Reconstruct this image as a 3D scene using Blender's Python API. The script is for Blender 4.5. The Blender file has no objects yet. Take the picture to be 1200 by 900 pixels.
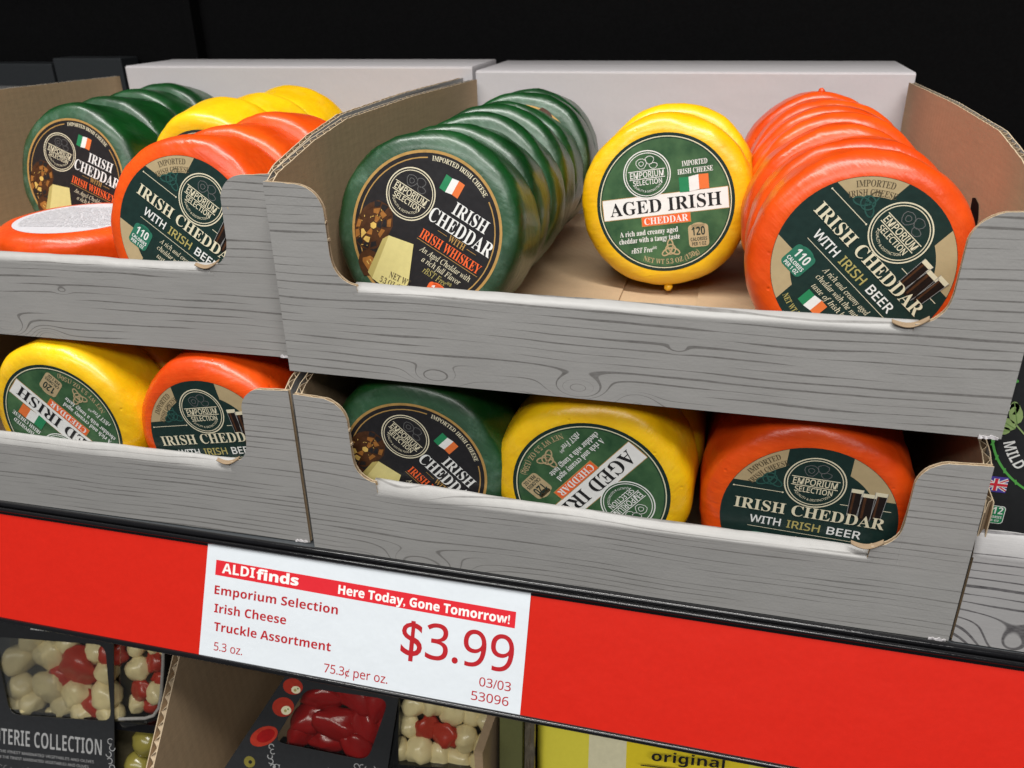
import bpy, bmesh, math, random
from mathutils import Vector, Matrix, noise

random.seed(7)
SC = bpy.context.scene
COL = SC.collection
MM = 0.001
PI = math.pi
R = math.radians

# ------------------------------------------------------------ camera
cam = bpy.data.cameras.new('camera')
camo = bpy.data.objects.new('camera', cam)
COL.objects.link(camo)
camo.location = (0.16546, -0.27378, 0.22395)
camo.rotation_euler = (1.12778, 0.018174, 0.252332)
cam.sensor_width = 36.0
cam.lens = 36.0 * 983.6 / 1200.0
cam.clip_start = 0.01
cam.clip_end = 50
cam.dof.use_dof = True
cam.dof.focus_distance = 0.33
cam.dof.aperture_fstop = 24.0
SC.camera = camo

# ------------------------------------------------------------ light
world = bpy.data.worlds.new('World')
SC.world = world
world.use_nodes = True
wb = world.node_tree.nodes['Background']
wb.inputs[0].default_value = (0.93, 0.96, 1.0, 1)
wb.inputs[1].default_value = 0.075


def area(name, loc, target, sx, sy, power, col=(1, 1, 1)):
    l = bpy.data.lights.new(name, 'AREA')
    l.shape = 'RECTANGLE'
    l.size = sx
    l.size_y = sy
    l.energy = power
    l.color = col
    o = bpy.data.objects.new(name, l)
    COL.objects.link(o)
    o.location = loc
    d = Vector(target) - Vector(loc)
    o.rotation_euler = d.to_track_quat('-Z', 'Y').to_euler()
    return o


# rows of ceiling tubes over the aisle in front of the shelf
area('ceiling_light_near', (-0.1, -0.45, 1.85), (0.1, 0.05, 0.1), 2.4, 0.16, 60, (1.0, 0.985, 0.95))
area('ceiling_light_far', (0.2, -1.9, 1.75), (0.1, 0.0, 0.05), 3.0, 0.45, 39, (1.0, 0.98, 0.95))

SC.view_settings.view_transform = 'Standard'
SC.view_settings.look = 'None'
SC.view_settings.exposure = 0.0
SC.view_settings.gamma = 1.0
SC.view_settings.use_curve_mapping = False
SC.cycles.max_bounces = 6
SC.cycles.use_denoising = True


# ------------------------------------------------------------ materials
class N:
    """tiny node helper"""
    def __init__(s, name):
        s.m = bpy.data.materials.new(name)
        s.m.use_nodes = True
        s.t = s.m.node_tree
        s.p = s.t.nodes['Principled BSDF']

    def n(s, typ, **k):
        x = s.t.nodes.new(typ)
        for a, v in k.items():
            setattr(x, a, v)
        return x

    def l(s, a, b):
        s.t.links.new(a, b)

    def math(s, op, a, b=None, c=None, clamp=False):
        x = s.n('ShaderNodeMath', operation=op, use_clamp=clamp)
        for i, v in enumerate((a, b, c)):
            if v is None:
                continue
            if isinstance(v, (int, float)):
                x.inputs[i].default_value = v
            else:
                s.l(v, x.inputs[i])
        return x.outputs[0]

    def noise(s, vec, scale, detail=2, rough=0.5):
        x = s.n('ShaderNodeTexNoise')
        if vec is not None:
            s.l(vec, x.inputs['Vector'])
        x.inputs['Scale'].default_value = scale
        x.inputs['Detail'].default_value = detail
        x.inputs['Roughness'].default_value = rough
        return x.outputs['Fac']

    def mapping(s, vec, scale=(1, 1, 1), loc=(0, 0, 0)):
        x = s.n('ShaderNodeMapping')
        s.l(vec, x.inputs['Vector'])
        x.inputs['Scale'].default_value = scale
        x.inputs['Location'].default_value = loc
        return x.outputs[0]

    def mix(s, f, a, b):
        x = s.n('ShaderNodeMix', data_type='RGBA')
        if isinstance(f, (int, float)):
            x.inputs[0].default_value = f
        else:
            s.l(f, x.inputs[0])
        for i, v in ((6, a), (7, b)):
            if isinstance(v, tuple):
                x.inputs[i].default_value = v + (1,) if len(v) == 3 else v
            else:
                s.l(v, x.inputs[i])
        return x.outputs[2]

    def ramp(s, f, lo, hi):
        x = s.n('ShaderNodeMapRange')
        s.l(f, x.inputs[0])
        x.inputs[1].default_value = lo
        x.inputs[2].default_value = hi
        return x.outputs[0]

    def bump(s, h, strength, dist):
        x = s.n('ShaderNodeBump')
        x.inputs['Strength'].default_value = strength
        x.inputs['Distance'].default_value = dist
        s.l(h, x.inputs['Height'])
        s.l(x.outputs[0], s.p.inputs['Normal'])
        return x

    def set(s, **k):
        for a, v in k.items():
            key = a.replace('_', ' ')
            if isinstance(v, (tuple, list)) and len(v) == 3:
                v = tuple(v) + (1,)
            s.p.inputs[key].default_value = v
        return s

    def coord(s):
        return s.n('ShaderNodeTexCoord').outputs['Object']


def flat(name, col, rough=0.45, vary=0.12, **k):
    """plain print / plastic with a little unevenness"""
    n = N(name)
    n.set(Roughness=rough, **k)
    f = n.noise(n.coord(), 420, 3)
    dark = tuple(c * (1 - vary) for c in col)
    lite = tuple(min(1, c * (1 + vary)) for c in col)
    n.l(n.mix(f, dark, lite), n.p.inputs['Base Color'])
    n.bump(n.math('ADD', n.noise(n.coord(), 55, 3), n.math('MULTIPLY', n.noise(n.coord(), 500, 2), 0.06)), 0.35, 0.0012)
    return n.m


def wax(name, col, deep, haze, rough=0.34, bloom=0.14, face=0.10):
    n = N(name)
    n.set(Roughness=rough, IOR=1.45)
    co = n.coord()
    inf = n.n('ShaderNodeObjectInfo').outputs['Random']
    sh = n.n('ShaderNodeVectorMath', operation='ADD')
    n.l(co, sh.inputs[0])
    n.l(n.math('MULTIPLY', inf, 3.0), sh.inputs[1])
    v = sh.outputs[0]
    f = n.ramp(n.noise(v, 35, 4), 0.35, 0.68)
    c1 = n.mix(f, deep, col)
    # thin bloom of the wax, in patches
    g = n.ramp(n.noise(v, 90, 5, 0.65), 0.5, 0.8)
    # reflected sheen of the front faces, painted into the colour as pale haze
    sx = n.n('ShaderNodeSeparateXYZ')
    n.l(co, sx.inputs[0])
    face_sheen = n.n('ShaderNodeMapRange')
    n.l(sx.outputs[1], face_sheen.inputs[0])
    face_sheen.inputs[1].default_value = 0.0026; face_sheen.inputs[2].default_value = 0.0006
    g2 = n.math('ADD', n.math('MULTIPLY', g, bloom), n.math('MULTIPLY', face_sheen.outputs[0], n.math('ADD', n.math('MULTIPLY', g, face), face * 0.45)))
    c2 = n.mix(g2, c1, haze)
    n.l(c2, n.p.inputs['Base Color'])
    n.l(n.math('ADD', n.math('MULTIPLY', n.noise(v, 60, 4), 0.25), rough - 0.12), n.p.inputs['Roughness'])
    n.p.inputs['Subsurface Weight'].default_value = 0.12
    n.p.inputs['Subsurface Radius'].default_value = (1.0, 0.5, 0.25)
    n.p.inputs['Subsurface Scale'].default_value = 0.003
    n.p.inputs['Coat Weight'].default_value = 0.35
    n.p.inputs['Coat Roughness'].default_value = 0.22
    # long shallow dents, small pits and fine drag marks
    h = n.math('ADD', n.math('MULTIPLY', n.noise(v, 45, 3), 0.9),
               n.math('MULTIPLY', n.noise(v, 260, 3), 0.16))
    vo = n.n('ShaderNodeTexVoronoi')
    n.l(v, vo.inputs['Vector'])
    vo.inputs['Scale'].default_value = 130
    pit = n.ramp(vo.outputs['Distance'], 0.0, 0.11)
    h = n.math('ADD', h, n.math('MULTIPLY', pit, 0.16))
    drag = n.noise(n.mapping(v, (18, 18, 150)), 1.0, 4, 0.65)
    h = n.math('ADD', h, n.math('MULTIPLY', drag, 0.30))
    n.bump(h, 0.75, 0.0017)
    return n.m


def grain(name, light, dark, sharp, spacing, hardness=0.09, wlo=-0.16, whi=0.44, knots=(), rough=0.5):
    """printed wood grain: long horizontal streaks that swell, fade and run round knots"""
    n = N(name)
    n.set(Roughness=rough)
    co = n.coord()
    inf = n.n('ShaderNodeObjectInfo').outputs['Color']
    sep = n.n('ShaderNodeSeparateColor')
    n.l(inf, sep.inputs[0])
    seed = n.math('MULTIPLY', sep.outputs[0], 7.0)
    sx = n.n('ShaderNodeSeparateXYZ')
    n.l(co, sx.inputs[0])
    x, y, z = sx.outputs
    # side walls run along y, front along x: use the sum so that it wraps
    u = n.math('ADD', x, y)
    cb = n.n('ShaderNodeCombineXYZ')
    n.l(u, cb.inputs[0]); n.l(seed, cb.inputs[1]); n.l(z, cb.inputs[2])
    P = cb.outputs[0]
    v = n.math('DIVIDE', z, spacing)
    v = n.math('ADD', v, n.math('MULTIPLY', n.noise(n.mapping(P, (7, 1, 14)), 1.0, 2), 2.6))
    v = n.math('ADD', v, n.math('MULTIPLY', n.noise(n.mapping(P, (22, 1, 60)), 1.0, 2), 0.55))
    for (kx, kz, a, b, amp) in knots:
        dx = n.math('DIVIDE', n.math('SUBTRACT', u, kx), a)
        dz = n.math('DIVIDE', n.math('SUBTRACT', z, kz), b)
        d2 = n.math('ADD', n.math('MULTIPLY', dx, dx), n.math('MULTIPLY', dz, dz))
        e = n.math('POWER', 2.718, n.math('MULTIPLY', d2, -1.0))
        v = n.math('ADD', v, n.math('MULTIPLY', e, amp))
    tri = n.math('ABSOLUTE', n.math('SUBTRACT', n.math('MULTIPLY', n.math('FRACT', v), 2.0), 1.0))
    cell = n.math('FLOOR', v)
    cb2 = n.n('ShaderNodeCombineXYZ')
    n.l(n.math('MULTIPLY', u, 17.0), cb2.inputs[0])
    n.l(n.math('ADD', n.math('MULTIPLY', cell, 3.17), seed), cb2.inputs[1])
    w = n.n('ShaderNodeMapRange')
    n.l(n.noise(cb2.outputs[0], 1.0, 2), w.inputs[0])
    w.inputs[1].default_value = 0.25
    w.inputs[2].default_value = 0.75
    w.inputs[3].default_value = wlo
    w.inputs[4].default_value = whi
    m = n.n('ShaderNodeMapRange')
    n.l(n.math('SUBTRACT', w.outputs[0], tri), m.inputs[0])
    m.inputs[1].default_value = 0.0
    m.inputs[2].default_value = hardness
    streak = n.math('MULTIPLY', m.outputs[0], sharp)
    fine = n.noise(n.mapping(P, (60, 1, 2600)), 1.0, 3, 0.6)
    lt = n.mix(n.ramp(fine, 0.3, 0.75), tuple(c * 0.88 for c in light), light)
    wear = n.ramp(n.noise(n.mapping(P, (30, 1, 30)), 1.0, 4), 0.35, 0.8)
    lt = n.mix(n.math('MULTIPLY', wear, 0.18), lt, tuple(min(1, c * 1.35) for c in light))
    tooth = n.ramp(n.noise(n.mapping(P, (300, 1, 700)), 1.0, 3, 0.7), 0.25, 0.8)
    dk = n.mix(n.math('MULTIPLY', tooth, 0.45), dark, light)
    n.l(n.mix(streak, lt, dk), n.p.inputs['Base Color'])
    # board ripple from the flutes beneath plus paper tooth
    wv = n.n('ShaderNodeMath', operation='SINE')
    n.l(n.math('MULTIPLY', u, 1050.0), wv.inputs[0])
    h = n.math('ADD', n.math('MULTIPLY', wv.outputs[0], 0.05), n.math('MULTIPLY', n.noise(co, 900, 2), 0.15))
    h = n.math('ADD', h, n.math('MULTIPLY', n.noise(co, 28, 3), 1.4))
    n.bump(h, 0.35, 0.001)
    return n.m


def kraft(name, col, vary=0.2, ribs='u'):
    n = N(name)
    n.set(Roughness=0.85)
    co = n.coord()
    f = n.noise(n.mapping(co, (60, 60, 700)), 1.0, 4, 0.7)
    g = n.noise(co, 25, 3)
    spk = n.ramp(n.noise(co, 1500, 2), 0.62, 0.75)
    c = n.mix(f, tuple(a * (1 - vary) for a in col), tuple(a * (1 + vary) for a in col))
    c = n.mix(n.math('MULTIPLY', g, 0.35), c, tuple(a * 0.72 for a in col))
    c = n.mix(n.math('MULTIPLY', spk, 0.3), c, tuple(a * 0.45 for a in col))
    n.l(c, n.p.inputs['Base Color'])
    sx = n.n('ShaderNodeSeparateXYZ')
    n.l(co, sx.inputs[0])
    u = n.math('ADD', sx.outputs[0], sx.outputs[1])
    wv = n.n('ShaderNodeMath', operation='SINE')
    n.l(n.math('MULTIPLY', u, 1050.0), wv.inputs[0])
    h = n.math('ADD', n.math('MULTIPLY', wv.outputs[0], 0.06), n.math('MULTIPLY', n.noise(co, 600, 3), 0.3))
    n.bump(h, 0.5, 0.0006)
    return n.m


M = {}
M['green_wax'] = wax('green_wax', (0.004, 0.058, 0.010), (0.0015, 0.026, 0.004), (0.12, 0.21, 0.15), 0.38, 0.10, 0.62)
M['orange_wax'] = wax('orange_wax', (0.80, 0.088, 0.005), (0.62, 0.050, 0.002), (0.84, 0.15, 0.04))
M['yellow_wax'] = wax('yellow_wax', (0.90, 0.56, 0.006), (0.78, 0.42, 0.002), (0.95, 0.68, 0.14))
KN_A = [(0.062, 0.003, 0.009, 0.004, 3.6), (0.117, 0.0035, 0.010, 0.005, 5.2), (0.139, 0.000, 0.006, 0.004, -3.4), (0.152, 0.023, 0.003, 0.0014, 1.0)]
KN_B = [(0.050, -0.003, 0.022, 0.008, 6.5), (0.026, -0.004, 0.010, 0.006, -4.0), (0.045, 0.033, 0.02, 0.005, 1.6)]
GL, GD = (0.355, 0.348, 0.338), (0.125, 0.118, 0.112)
M['grain_upper'] = grain('printed_grain_upper', GL, GD, 0.95, 0.0032, knots=KN_A)
M['grain_lower'] = grain('printed_grain_lower', GL, GD, 0.85, 0.0026, knots=KN_B)
M['grain_dark'] = grain('printed_grain_bold', (0.42, 0.41, 0.41), (0.06, 0.055, 0.06), 1.0, 0.0034, wlo=-0.15, whi=0.55, knots=[(0.02, -0.002, 0.016, 0.012, 5.0)])
M['kraft'] = kraft('kraft_liner', (0.44, 0.31, 0.185))
M['kraft_cut'] = kraft('kraft_cut_edge', (0.50, 0.39, 0.26), 0.25)
M['kraft_dim'] = kraft('kraft_flute', (0.27, 0.19, 0.115), 0.25)
M['carton_white'] = flat('coated_white_board', (0.62, 0.595, 0.61), 0.55, 0.03)
M['black_wall'] = flat('black_panel', (0.009, 0.009, 0.0095), 0.6, 0.3)
for _c, _w, _r in (('green', 0.30, 0.20), ('orange', 0.16, 0.24), ('yellow', 0.28, 0.24)):
    _p = M[_c + '_wax'].node_tree.nodes['Principled BSDF']
    _p.inputs['Coat Weight'].default_value = _w
    _p.inputs['Coat Roughness'].default_value = _r
M['black_wall'].node_tree.nodes['Principled BSDF'].inputs['Specular IOR Level'].default_value = 0.04
M['dark_metal'] = flat('dark_grey_steel', (0.045, 0.05, 0.055), 0.45, 0.15)
M['grey_metal'] = flat('grey_steel_edge', (0.22, 0.22, 0.22), 0.5, 0.15)
M['black_plastic'] = flat('black_gloss_plastic', (0.006, 0.006, 0.007), 0.16, 0.2)
M['red_strip'] = flat('red_strip', (0.53, 0.012, 0.004), 0.45, 0.06)
M['red_strip'].node_tree.nodes['Principled BSDF'].inputs['Specular IOR Level'].default_value = 0.2
M['red_strip'].node_tree.nodes['Principled BSDF'].inputs['Coat Weight'].default_value = 0.6
M['red_strip'].node_tree.nodes['Principled BSDF'].inputs['Coat Roughness'].default_value = 0.28
M['tag_paper'] = flat('tag_paper', (0.62, 0.66, 0.70), 0.55, 0.02)
M['tag_red'] = flat('tag_red_ink', (0.62, 0.012, 0.022), 0.5, 0.05)
M['tag_dark_red'] = flat('tag_text_ink', (0.40, 0.006, 0.012), 0.5, 0.05)
M['white'] = flat('white_ink', (0.78, 0.78, 0.76), 0.45, 0.03)
M['cream'] = flat('cream_ink', (0.72, 0.66, 0.48), 0.4, 0.05)
M['gold'] = flat('gold_ink', (0.62, 0.37, 0.12), 0.3, 0.25, Metallic=0.35)
M['olive_gold'] = flat('olive_gold_ink', (0.42, 0.36, 0.12), 0.4, 0.1)
M['tan'] = flat('tan_ink', (0.44, 0.34, 0.19), 0.42, 0.08)
M['tan_text'] = flat('tan_text_ink', (0.10, 0.075, 0.04), 0.45, 0.1)
M['stout'] = flat('stout_print', (0.012, 0.007, 0.006), 0.35, 0.3)
M['ink'] = flat('black_ink', (0.012, 0.012, 0.013), 0.4, 0.2)
M['label_black'] = flat('label_black', (0.018, 0.017, 0.019), 0.33, 0.35)
M['label_dark_green'] = flat('label_dark_green', (0.010, 0.028, 0.024), 0.36, 0.3)
M['knot_green'] = flat('knot_green', (0.022, 0.085, 0.070), 0.4, 0.2)
M['badge_green'] = flat('badge_green', (0.025, 0.16, 0.10), 0.4, 0.1)
M['flag_green'] = flat('flag_green', (0.02, 0.22, 0.09), 0.4, 0.05)
M['flag_orange'] = flat('flag_orange', (0.75, 0.17, 0.04), 0.4, 0.05)
M['badge_orange'] = flat('badge_orange', (0.80, 0.13, 0.03), 0.4, 0.05)
M['text_orange'] = flat('text_orange', (0.85, 0.13, 0.03), 0.4, 0.05)
M['amber'] = flat('amber_print', (0.32, 0.13, 0.03), 0.35, 0.6)
M['amber_dark'] = flat('amber_dark_print', (0.07, 0.028, 0.012), 0.35, 0.5)
M['amber_lite'] = flat('amber_light_print', (0.68, 0.45, 0.12), 0.35, 0.3)
M['cheese_print'] = flat('cheese_print', (0.66, 0.58, 0.24), 0.4, 0.08)
M['cheese_print_dark'] = flat('cheese_print_dark', (0.46, 0.38, 0.13), 0.4, 0.08)
M['foil'] = flat('silver_foil_label', (0.66, 0.65, 0.69), 0.4, 0.12, Metallic=0.15)
M['blue'] = flat('flag_blue', (0.08, 0.06, 0.35), 0.4, 0.05)
M['flag_red'] = flat('flag_red', (0.65, 0.03, 0.05), 0.4, 0.05)
M['lime'] = flat('lime_print', (0.10, 0.40, 0.08), 0.4, 0.1)
M['leaf'] = flat('leaf_print', (0.30, 0.42, 0.16), 0.45, 0.2)
M['leaf_dark'] = flat('leaf_vein_print', (0.16, 0.27, 0.08), 0.45, 0.2)
M['mushroom'] = flat('mushroom_flesh', (0.82, 0.67, 0.38), 0.35, 0.3)
_t = M['mushroom'].node_tree
_bc = _t.nodes['Principled BSDF'].inputs['Base Color']
_src = _bc.links[0].from_socket
_no = _t.nodes.new('ShaderNodeTexNoise'); _no.inputs['Scale'].default_value = 2.6; _no.inputs['Detail'].default_value = 6
_tcn = _t.nodes.new('ShaderNodeTexCoord')
_t.links.new(_tcn.outputs['Object'], _no.inputs['Vector'])
_mr = _t.nodes.new('ShaderNodeMapRange'); _mr.inputs[1].default_value = 0.56; _mr.inputs[2].default_value = 0.66
_t.links.new(_no.outputs['Fac'], _mr.inputs[0])
_mm = _t.nodes.new('ShaderNodeMix'); _mm.data_type = 'RGBA'
_t.links.new(_mr.outputs[0], _mm.inputs[0]); _t.links.new(_src, _mm.inputs[6]); _mm.inputs[7].default_value = (0.30, 0.17, 0.05, 1)
_t.links.new(_mm.outputs[2], _bc)
M['mushroom'].node_tree.nodes['Principled BSDF'].inputs['Coat Weight'].default_value = 0.4
M['pepper'] = flat('red_pepper', (0.42, 0.035, 0.018), 0.28, 0.3)
M['dark_pepper'] = flat('dark_red_pepper', (0.32, 0.009, 0.009), 0.18, 0.3)
M['olive'] = flat('green_olive', (0.20, 0.17, 0.035), 0.2, 0.25)
M['oil'] = flat('tray_inside', (0.10, 0.085, 0.05), 0.3, 0.3)
M['sleeve'] = flat('black_sleeve_card', (0.020, 0.021, 0.023), 0.42, 0.25)
M['grey_ink'] = flat('grey_ink', (0.32, 0.32, 0.32), 0.45, 0.1)
M['dim_ink'] = flat('dim_grey_ink', (0.13, 0.13, 0.13), 0.45, 0.1)
M['olive_card'] = flat('olive_card', (0.13, 0.135, 0.045), 0.6, 0.1)
M['steel_foil'] = flat('crimped_foil', (0.30, 0.25, 0.18), 0.25, 0.3, Metallic=0.7)
M['rim_plastic'] = flat('clear_rim_plastic', (0.30, 0.29, 0.27), 0.12, 0.3)
M['lemon'] = flat('pale_yellow_film', (0.93, 0.82, 0.08), 0.25, 0.05)
M['lemon_pale'] = flat('cream_yellow_film', (0.88, 0.82, 0.55), 0.25, 0.1)
M['lemon_deep'] = flat('deep_yellow_film', (0.95, 0.74, 0.03), 0.25, 0.05)


def mottled():
    n = N('label_mottled_green')
    n.set(Roughness=0.38)
    f = n.ramp(n.noise(n.coord(), 70, 5, 0.6), 0.35, 0.7)
    n.l(n.mix(f, (0.022, 0.070, 0.030), (0.075, 0.165, 0.070)), n.p.inputs['Base Color'])
    return n.m


M['label_green'] = mottled()


def film():
    n = N('clear_film')
    n.set(Roughness=0.12, IOR=1.4)
    n.p.inputs['Transmission Weight'].default_value = 1.0
    n.p.inputs['Base Color'].default_value = (0.97, 0.96, 0.93, 1)
    h = n.noise(n.coord(), 55, 3)
    n.bump(h, 0.10, 0.001)
    # thin film: straight-through glass with a reflecting skin
    tr = n.n('ShaderNodeBsdfTransparent')
    tr.inputs[0].default_value = (0.97, 0.97, 0.95, 1)
    gl = n.n('ShaderNodeBsdfGlossy')
    gl.inputs['Roughness'].default_value = 0.2
    bp = [x for x in n.t.nodes if x.type == 'BUMP'][0]
    n.l(bp.outputs[0], gl.inputs['Normal'])
    fr = n.n('ShaderNodeFresnel')
    fr.inputs[0].default_value = 1.5
    n.l(bp.outputs[0], fr.inputs['Normal'])
    mx = n.n('ShaderNodeMixShader')
    n.l(n.math('ADD', n.math('MULTIPLY', fr.outputs[0], 0.6), 0.0, clamp=True), mx.inputs[0])
    n.l(tr.outputs[0], mx.inputs[1]); n.l(gl.outputs[0], mx.inputs[2])
    n.l(mx.outputs[0], n.t.nodes['Material Output'].inputs[0])
    return n.m


M['film'] = film()


# ------------------------------------------------------------ mesh helpers
def link(name, me, mats, parent=None, loc=(0, 0, 0), rot=None, smooth=False):
    for m in mats:
        me.materials.append(M[m] if isinstance(m, str) else m)
    o = bpy.data.objects.new(name, me)
    COL.objects.link(o)
    o.location = loc
    if rot is not None:
        o.rotation_euler = rot
    if parent is not None:
        o.parent = parent
    if smooth:
        for p in me.polygons:
            p.use_smooth = True
    return o


def tag(o, label=None, cat=None, group=None, kind=None):
    if label: o['label'] = label
    if cat: o['category'] = cat
    if group: o['group'] = group
    if kind: o['kind'] = kind
    return o


def empty(name, loc=(0, 0, 0), rot=(0, 0, 0)):
    o = bpy.data.objects.new(name, None)
    o.empty_display_size = 0.01
    COL.objects.link(o)
    o.location = loc
    o.rotation_euler = rot
    return o


def box_bm(bm, x0, x1, y0, y1, z0, z1, mi=0):
    v = [bm.verts.new((x * MM, y * MM, z * MM)) for x in (x0, x1) for y in (y0, y1) for z in (z0, z1)]
    fs = [(0, 1, 3, 2), (4, 6, 7, 5), (0, 4, 5, 1), (2, 3, 7, 6), (0, 2, 6, 4), (1, 5, 7, 3)]
    out = []
    for f in fs:
        q = bm.faces.new([v[i] for i in f])
        q.material_index = mi
        out.append(q)
    return out


def bm_mesh(bm, name, bevel=0.0, seg=2):
    bmesh.ops.recalc_face_normals(bm, faces=bm.faces)
    if bevel:
        bmesh.ops.bevel(bm, geom=list(bm.edges), offset=bevel * MM, segments=seg, affect='EDGES', profile=0.6)
    me = bpy.data.meshes.new(name)
    bm.to_mesh(me)
    bm.free()
    return me


def box(name, x0, x1, y0, y1, z0, z1, mat, parent=None, bevel=0.0, **k):
    bm = bmesh.new()
    box_bm(bm, x0, x1, y0, y1, z0, z1)
    return link(name, bm_mesh(bm, name, bevel), [mat], parent, **k)


# ---- text from the built-in font (its serif, italic and bold glyphs)
def glyphs(s, up, dig=None):
    r = ''
    for c in s:
        if 'A' <= c <= 'Z': r += chr(up + ord(c) - 65)
        elif 'a' <= c <= 'z':
            k = up + 26 + ord(c) - 97
            r += '\u210e' if k == 0x1D455 else chr(k)
        elif '0' <= c <= '9' and dig: r += chr(dig + ord(c) - 48)
        else: r += c
    return r


STY = {'serif': (0x1D400, 0x1D7CE), 'italic': (0x1D434, None), 'bolditalic': (0x1D468, None),
       'sans': (0x1D5A0, 0x1D7E2), 'bold': (0x1D5D4, 0x1D7EC), 'plain': None}
_tc = {}
TEXTS = []


def set_lines(keys, off):
    """one text block with a string per line, taken apart again line by line (fast)"""
    c = bpy.data.curves.new('lettering', 'FONT')
    c.body = '\n'.join(glyphs(k[0], *STY[k[1]]) if STY[k[1]] else k[0] for k in keys)
    c.size = 1.0
    c.space_line = 3.0
    c.resolution_u = 3
    c.offset = off
    o = bpy.data.objects.new('lettering', c)
    me = o.to_mesh()
    vs = [(v.co.x, v.co.y) for v in me.vertices]
    per = [([], [], {}) for _ in keys]
    for p in me.polygons:
        cy = sum(vs[i][1] for i in p.vertices) / len(p.vertices)
        li = min(len(keys) - 1, max(0, int(round(-(cy - 0.3) / 3.0))))
        V, F, ix = per[li]
        f = []
        for i in p.vertices:
            if i not in ix:
                ix[i] = len(V); V.append((vs[i][0], vs[i][1] + 3.0 * li))
            f.append(ix[i])
        F.append(tuple(f))
    o.to_mesh_clear()
    bpy.data.objects.remove(o)
    bpy.data.curves.remove(c)
    for k, (V, F, _) in zip(keys, per):
        x0 = min(v[0] for v in V); x1 = max(v[0] for v in V)
        cap = 0.70
        _tc[k] = ([((x - x0) / (x1 - x0), y / cap) for x, y in V], F, (x1 - x0) / cap)


def text_geo(s, style, off=0.0):
    key = (s, style, off)
    if key not in _tc:
        if not _tc and TEXTS:
            for f in sorted(set(t[2] for t in TEXTS)):
                set_lines([t for t in TEXTS if t[2] == f], f)
        if key not in _tc:
            set_lines([key], off)
    return _tc[key]


class Print:
    """flat printed artwork in mm, x right and z up; each colour a hair proud of the one below"""
    STEP = 0.035

    def __init__(s, base=0.06):
        s.v = []; s.f = []; s.m = []; s.mats = []; s.base = base

    def mi(s, mat):
        if mat not in s.mats:
            s.mats.append(mat)
        return s.mats.index(mat)

    def add(s, pts, faces, mat, layer):
        b = len(s.v)
        y = -(s.base + layer * s.STEP)
        s.v += [(x * MM, y * MM, z * MM) for x, z in pts]
        for f in faces:
            s.f.append(tuple(b + i for i in f)); s.m.append(s.mi(mat))

    def poly(s, pts, mat, layer):
        s.add(pts, [tuple(range(len(pts)))], mat, layer)

    def rect(s, cx, cz, w, h, mat, layer, ang=0, r=0):
        if r:
            pts = []
            for (sx, sz, a0) in ((1, 1, 0), (-1, 1, 90), (-1, -1, 180), (1, -1, 270)):
                for k in range(5):
                    a = R(a0 + k * 22.5)
                    pts.append((sx * (w / 2 - r) + r * math.cos(a), sz * (h / 2 - r) + r * math.sin(a)))
        else:
            pts = [(-w / 2, -h / 2), (w / 2, -h / 2), (w / 2, h / 2), (-w / 2, h / 2)]
        c, n = math.cos(R(ang)), math.sin(R(ang))
        s.poly([(cx + x * c - z * n, cz + x * n + z * c) for x, z in pts], mat, layer)

    def disc(s, cx, cz, r, mat, layer, n=48, rz=None):
        s.poly([(cx + r * math.cos(2 * PI * i / n), cz + (rz or r) * math.sin(2 * PI * i / n)) for i in range(n)], mat, layer)

    def ring(s, cx, cz, r0, r1, mat, layer, a0=0, a1=360, n=56):
        full = (a1 - a0) >= 360
        k = max(3, int(n * (a1 - a0) / 360))
        pts = []
        for i in range(k + 1):
            a = R(a0 + (a1 - a0) * i / k)
            pts += [(cx + r0 * math.cos(a), cz + r0 * math.sin(a)), (cx + r1 * math.cos(a), cz + r1 * math.sin(a))]
        s.add(pts, [(2 * i, 2 * i + 1, 2 * i + 3, 2 * i + 2) for i in range(k)], mat, layer)

    def line(s, pts, w, mat, layer, closed=False):
        P = list(pts) + ([pts[0]] if closed else [])
        for (x0, z0), (x1, z1) in zip(P, P[1:]):
            L = math.hypot(x1 - x0, z1 - z0) or 1
            nx, nz = -(z1 - z0) / L * w / 2, (x1 - x0) / L * w / 2
            s.poly([(x0 - nx, z0 - nz), (x1 - nx, z1 - nz), (x1 + nx, z1 + nz), (x0 + nx, z0 + nz)], mat, layer)

    def text(s, t, cx, cz, cap, mat, layer, style='serif', w=None, ang=0, align='c', off=0.0, shear=0.0, slant=0.0):
        vs, fs, asp = text_geo(t, style, off)
        W = w or asp * cap
        sh = {'c': -W / 2, 'l': 0, 'r': -W}[align]
        c, n = math.cos(R(ang)), math.sin(R(ang))
        out = []
        for x, y in vs:
            X = x * W + sh + y * cap * slant
            Z = (y - 0.5) * cap + X * shear
            out.append((cx + X * c - Z * n, cz + X * n + Z * c))
        s.add(out, fs, mat, layer)

    def arc(s, t, cx, cz, r, mid, cap, mat, layer, style='serif', w=None, inward=False, off=0.0):
        """text on an arc; mid = angle of its middle; inward = read from the bottom"""
        vs, fs, asp = text_geo(t, style, off)
        W = w or asp * cap
        out = []
        for x, y in vs:
            X = (x - 0.5) * W
            Y = (y - 0.5) * cap
            if inward:
                a = R(mid) + X / r; rr = r - Y
            else:
                a = R(mid) - X / r; rr = r + Y
            out.append((cx + rr * math.cos(a), cz + rr * math.sin(a)))
        s.add(out, fs, mat, layer)

    def mesh(s, name):
        me = bpy.data.meshes.new(name)
        me.from_pydata(s.v, [], s.f)
        for p, m in zip(me.polygons, s.m):
            p.material_index = m
        me.update()
        # every printed face looks out of the sheet (-y)
        bm = bmesh.new(); bm.from_mesh(me)
        fl = [f for f in bm.faces if f.normal.y > 0]
        bmesh.ops.reverse_faces(bm, faces=fl)
        bm.to_mesh(me); bm.free()
        return me


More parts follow.
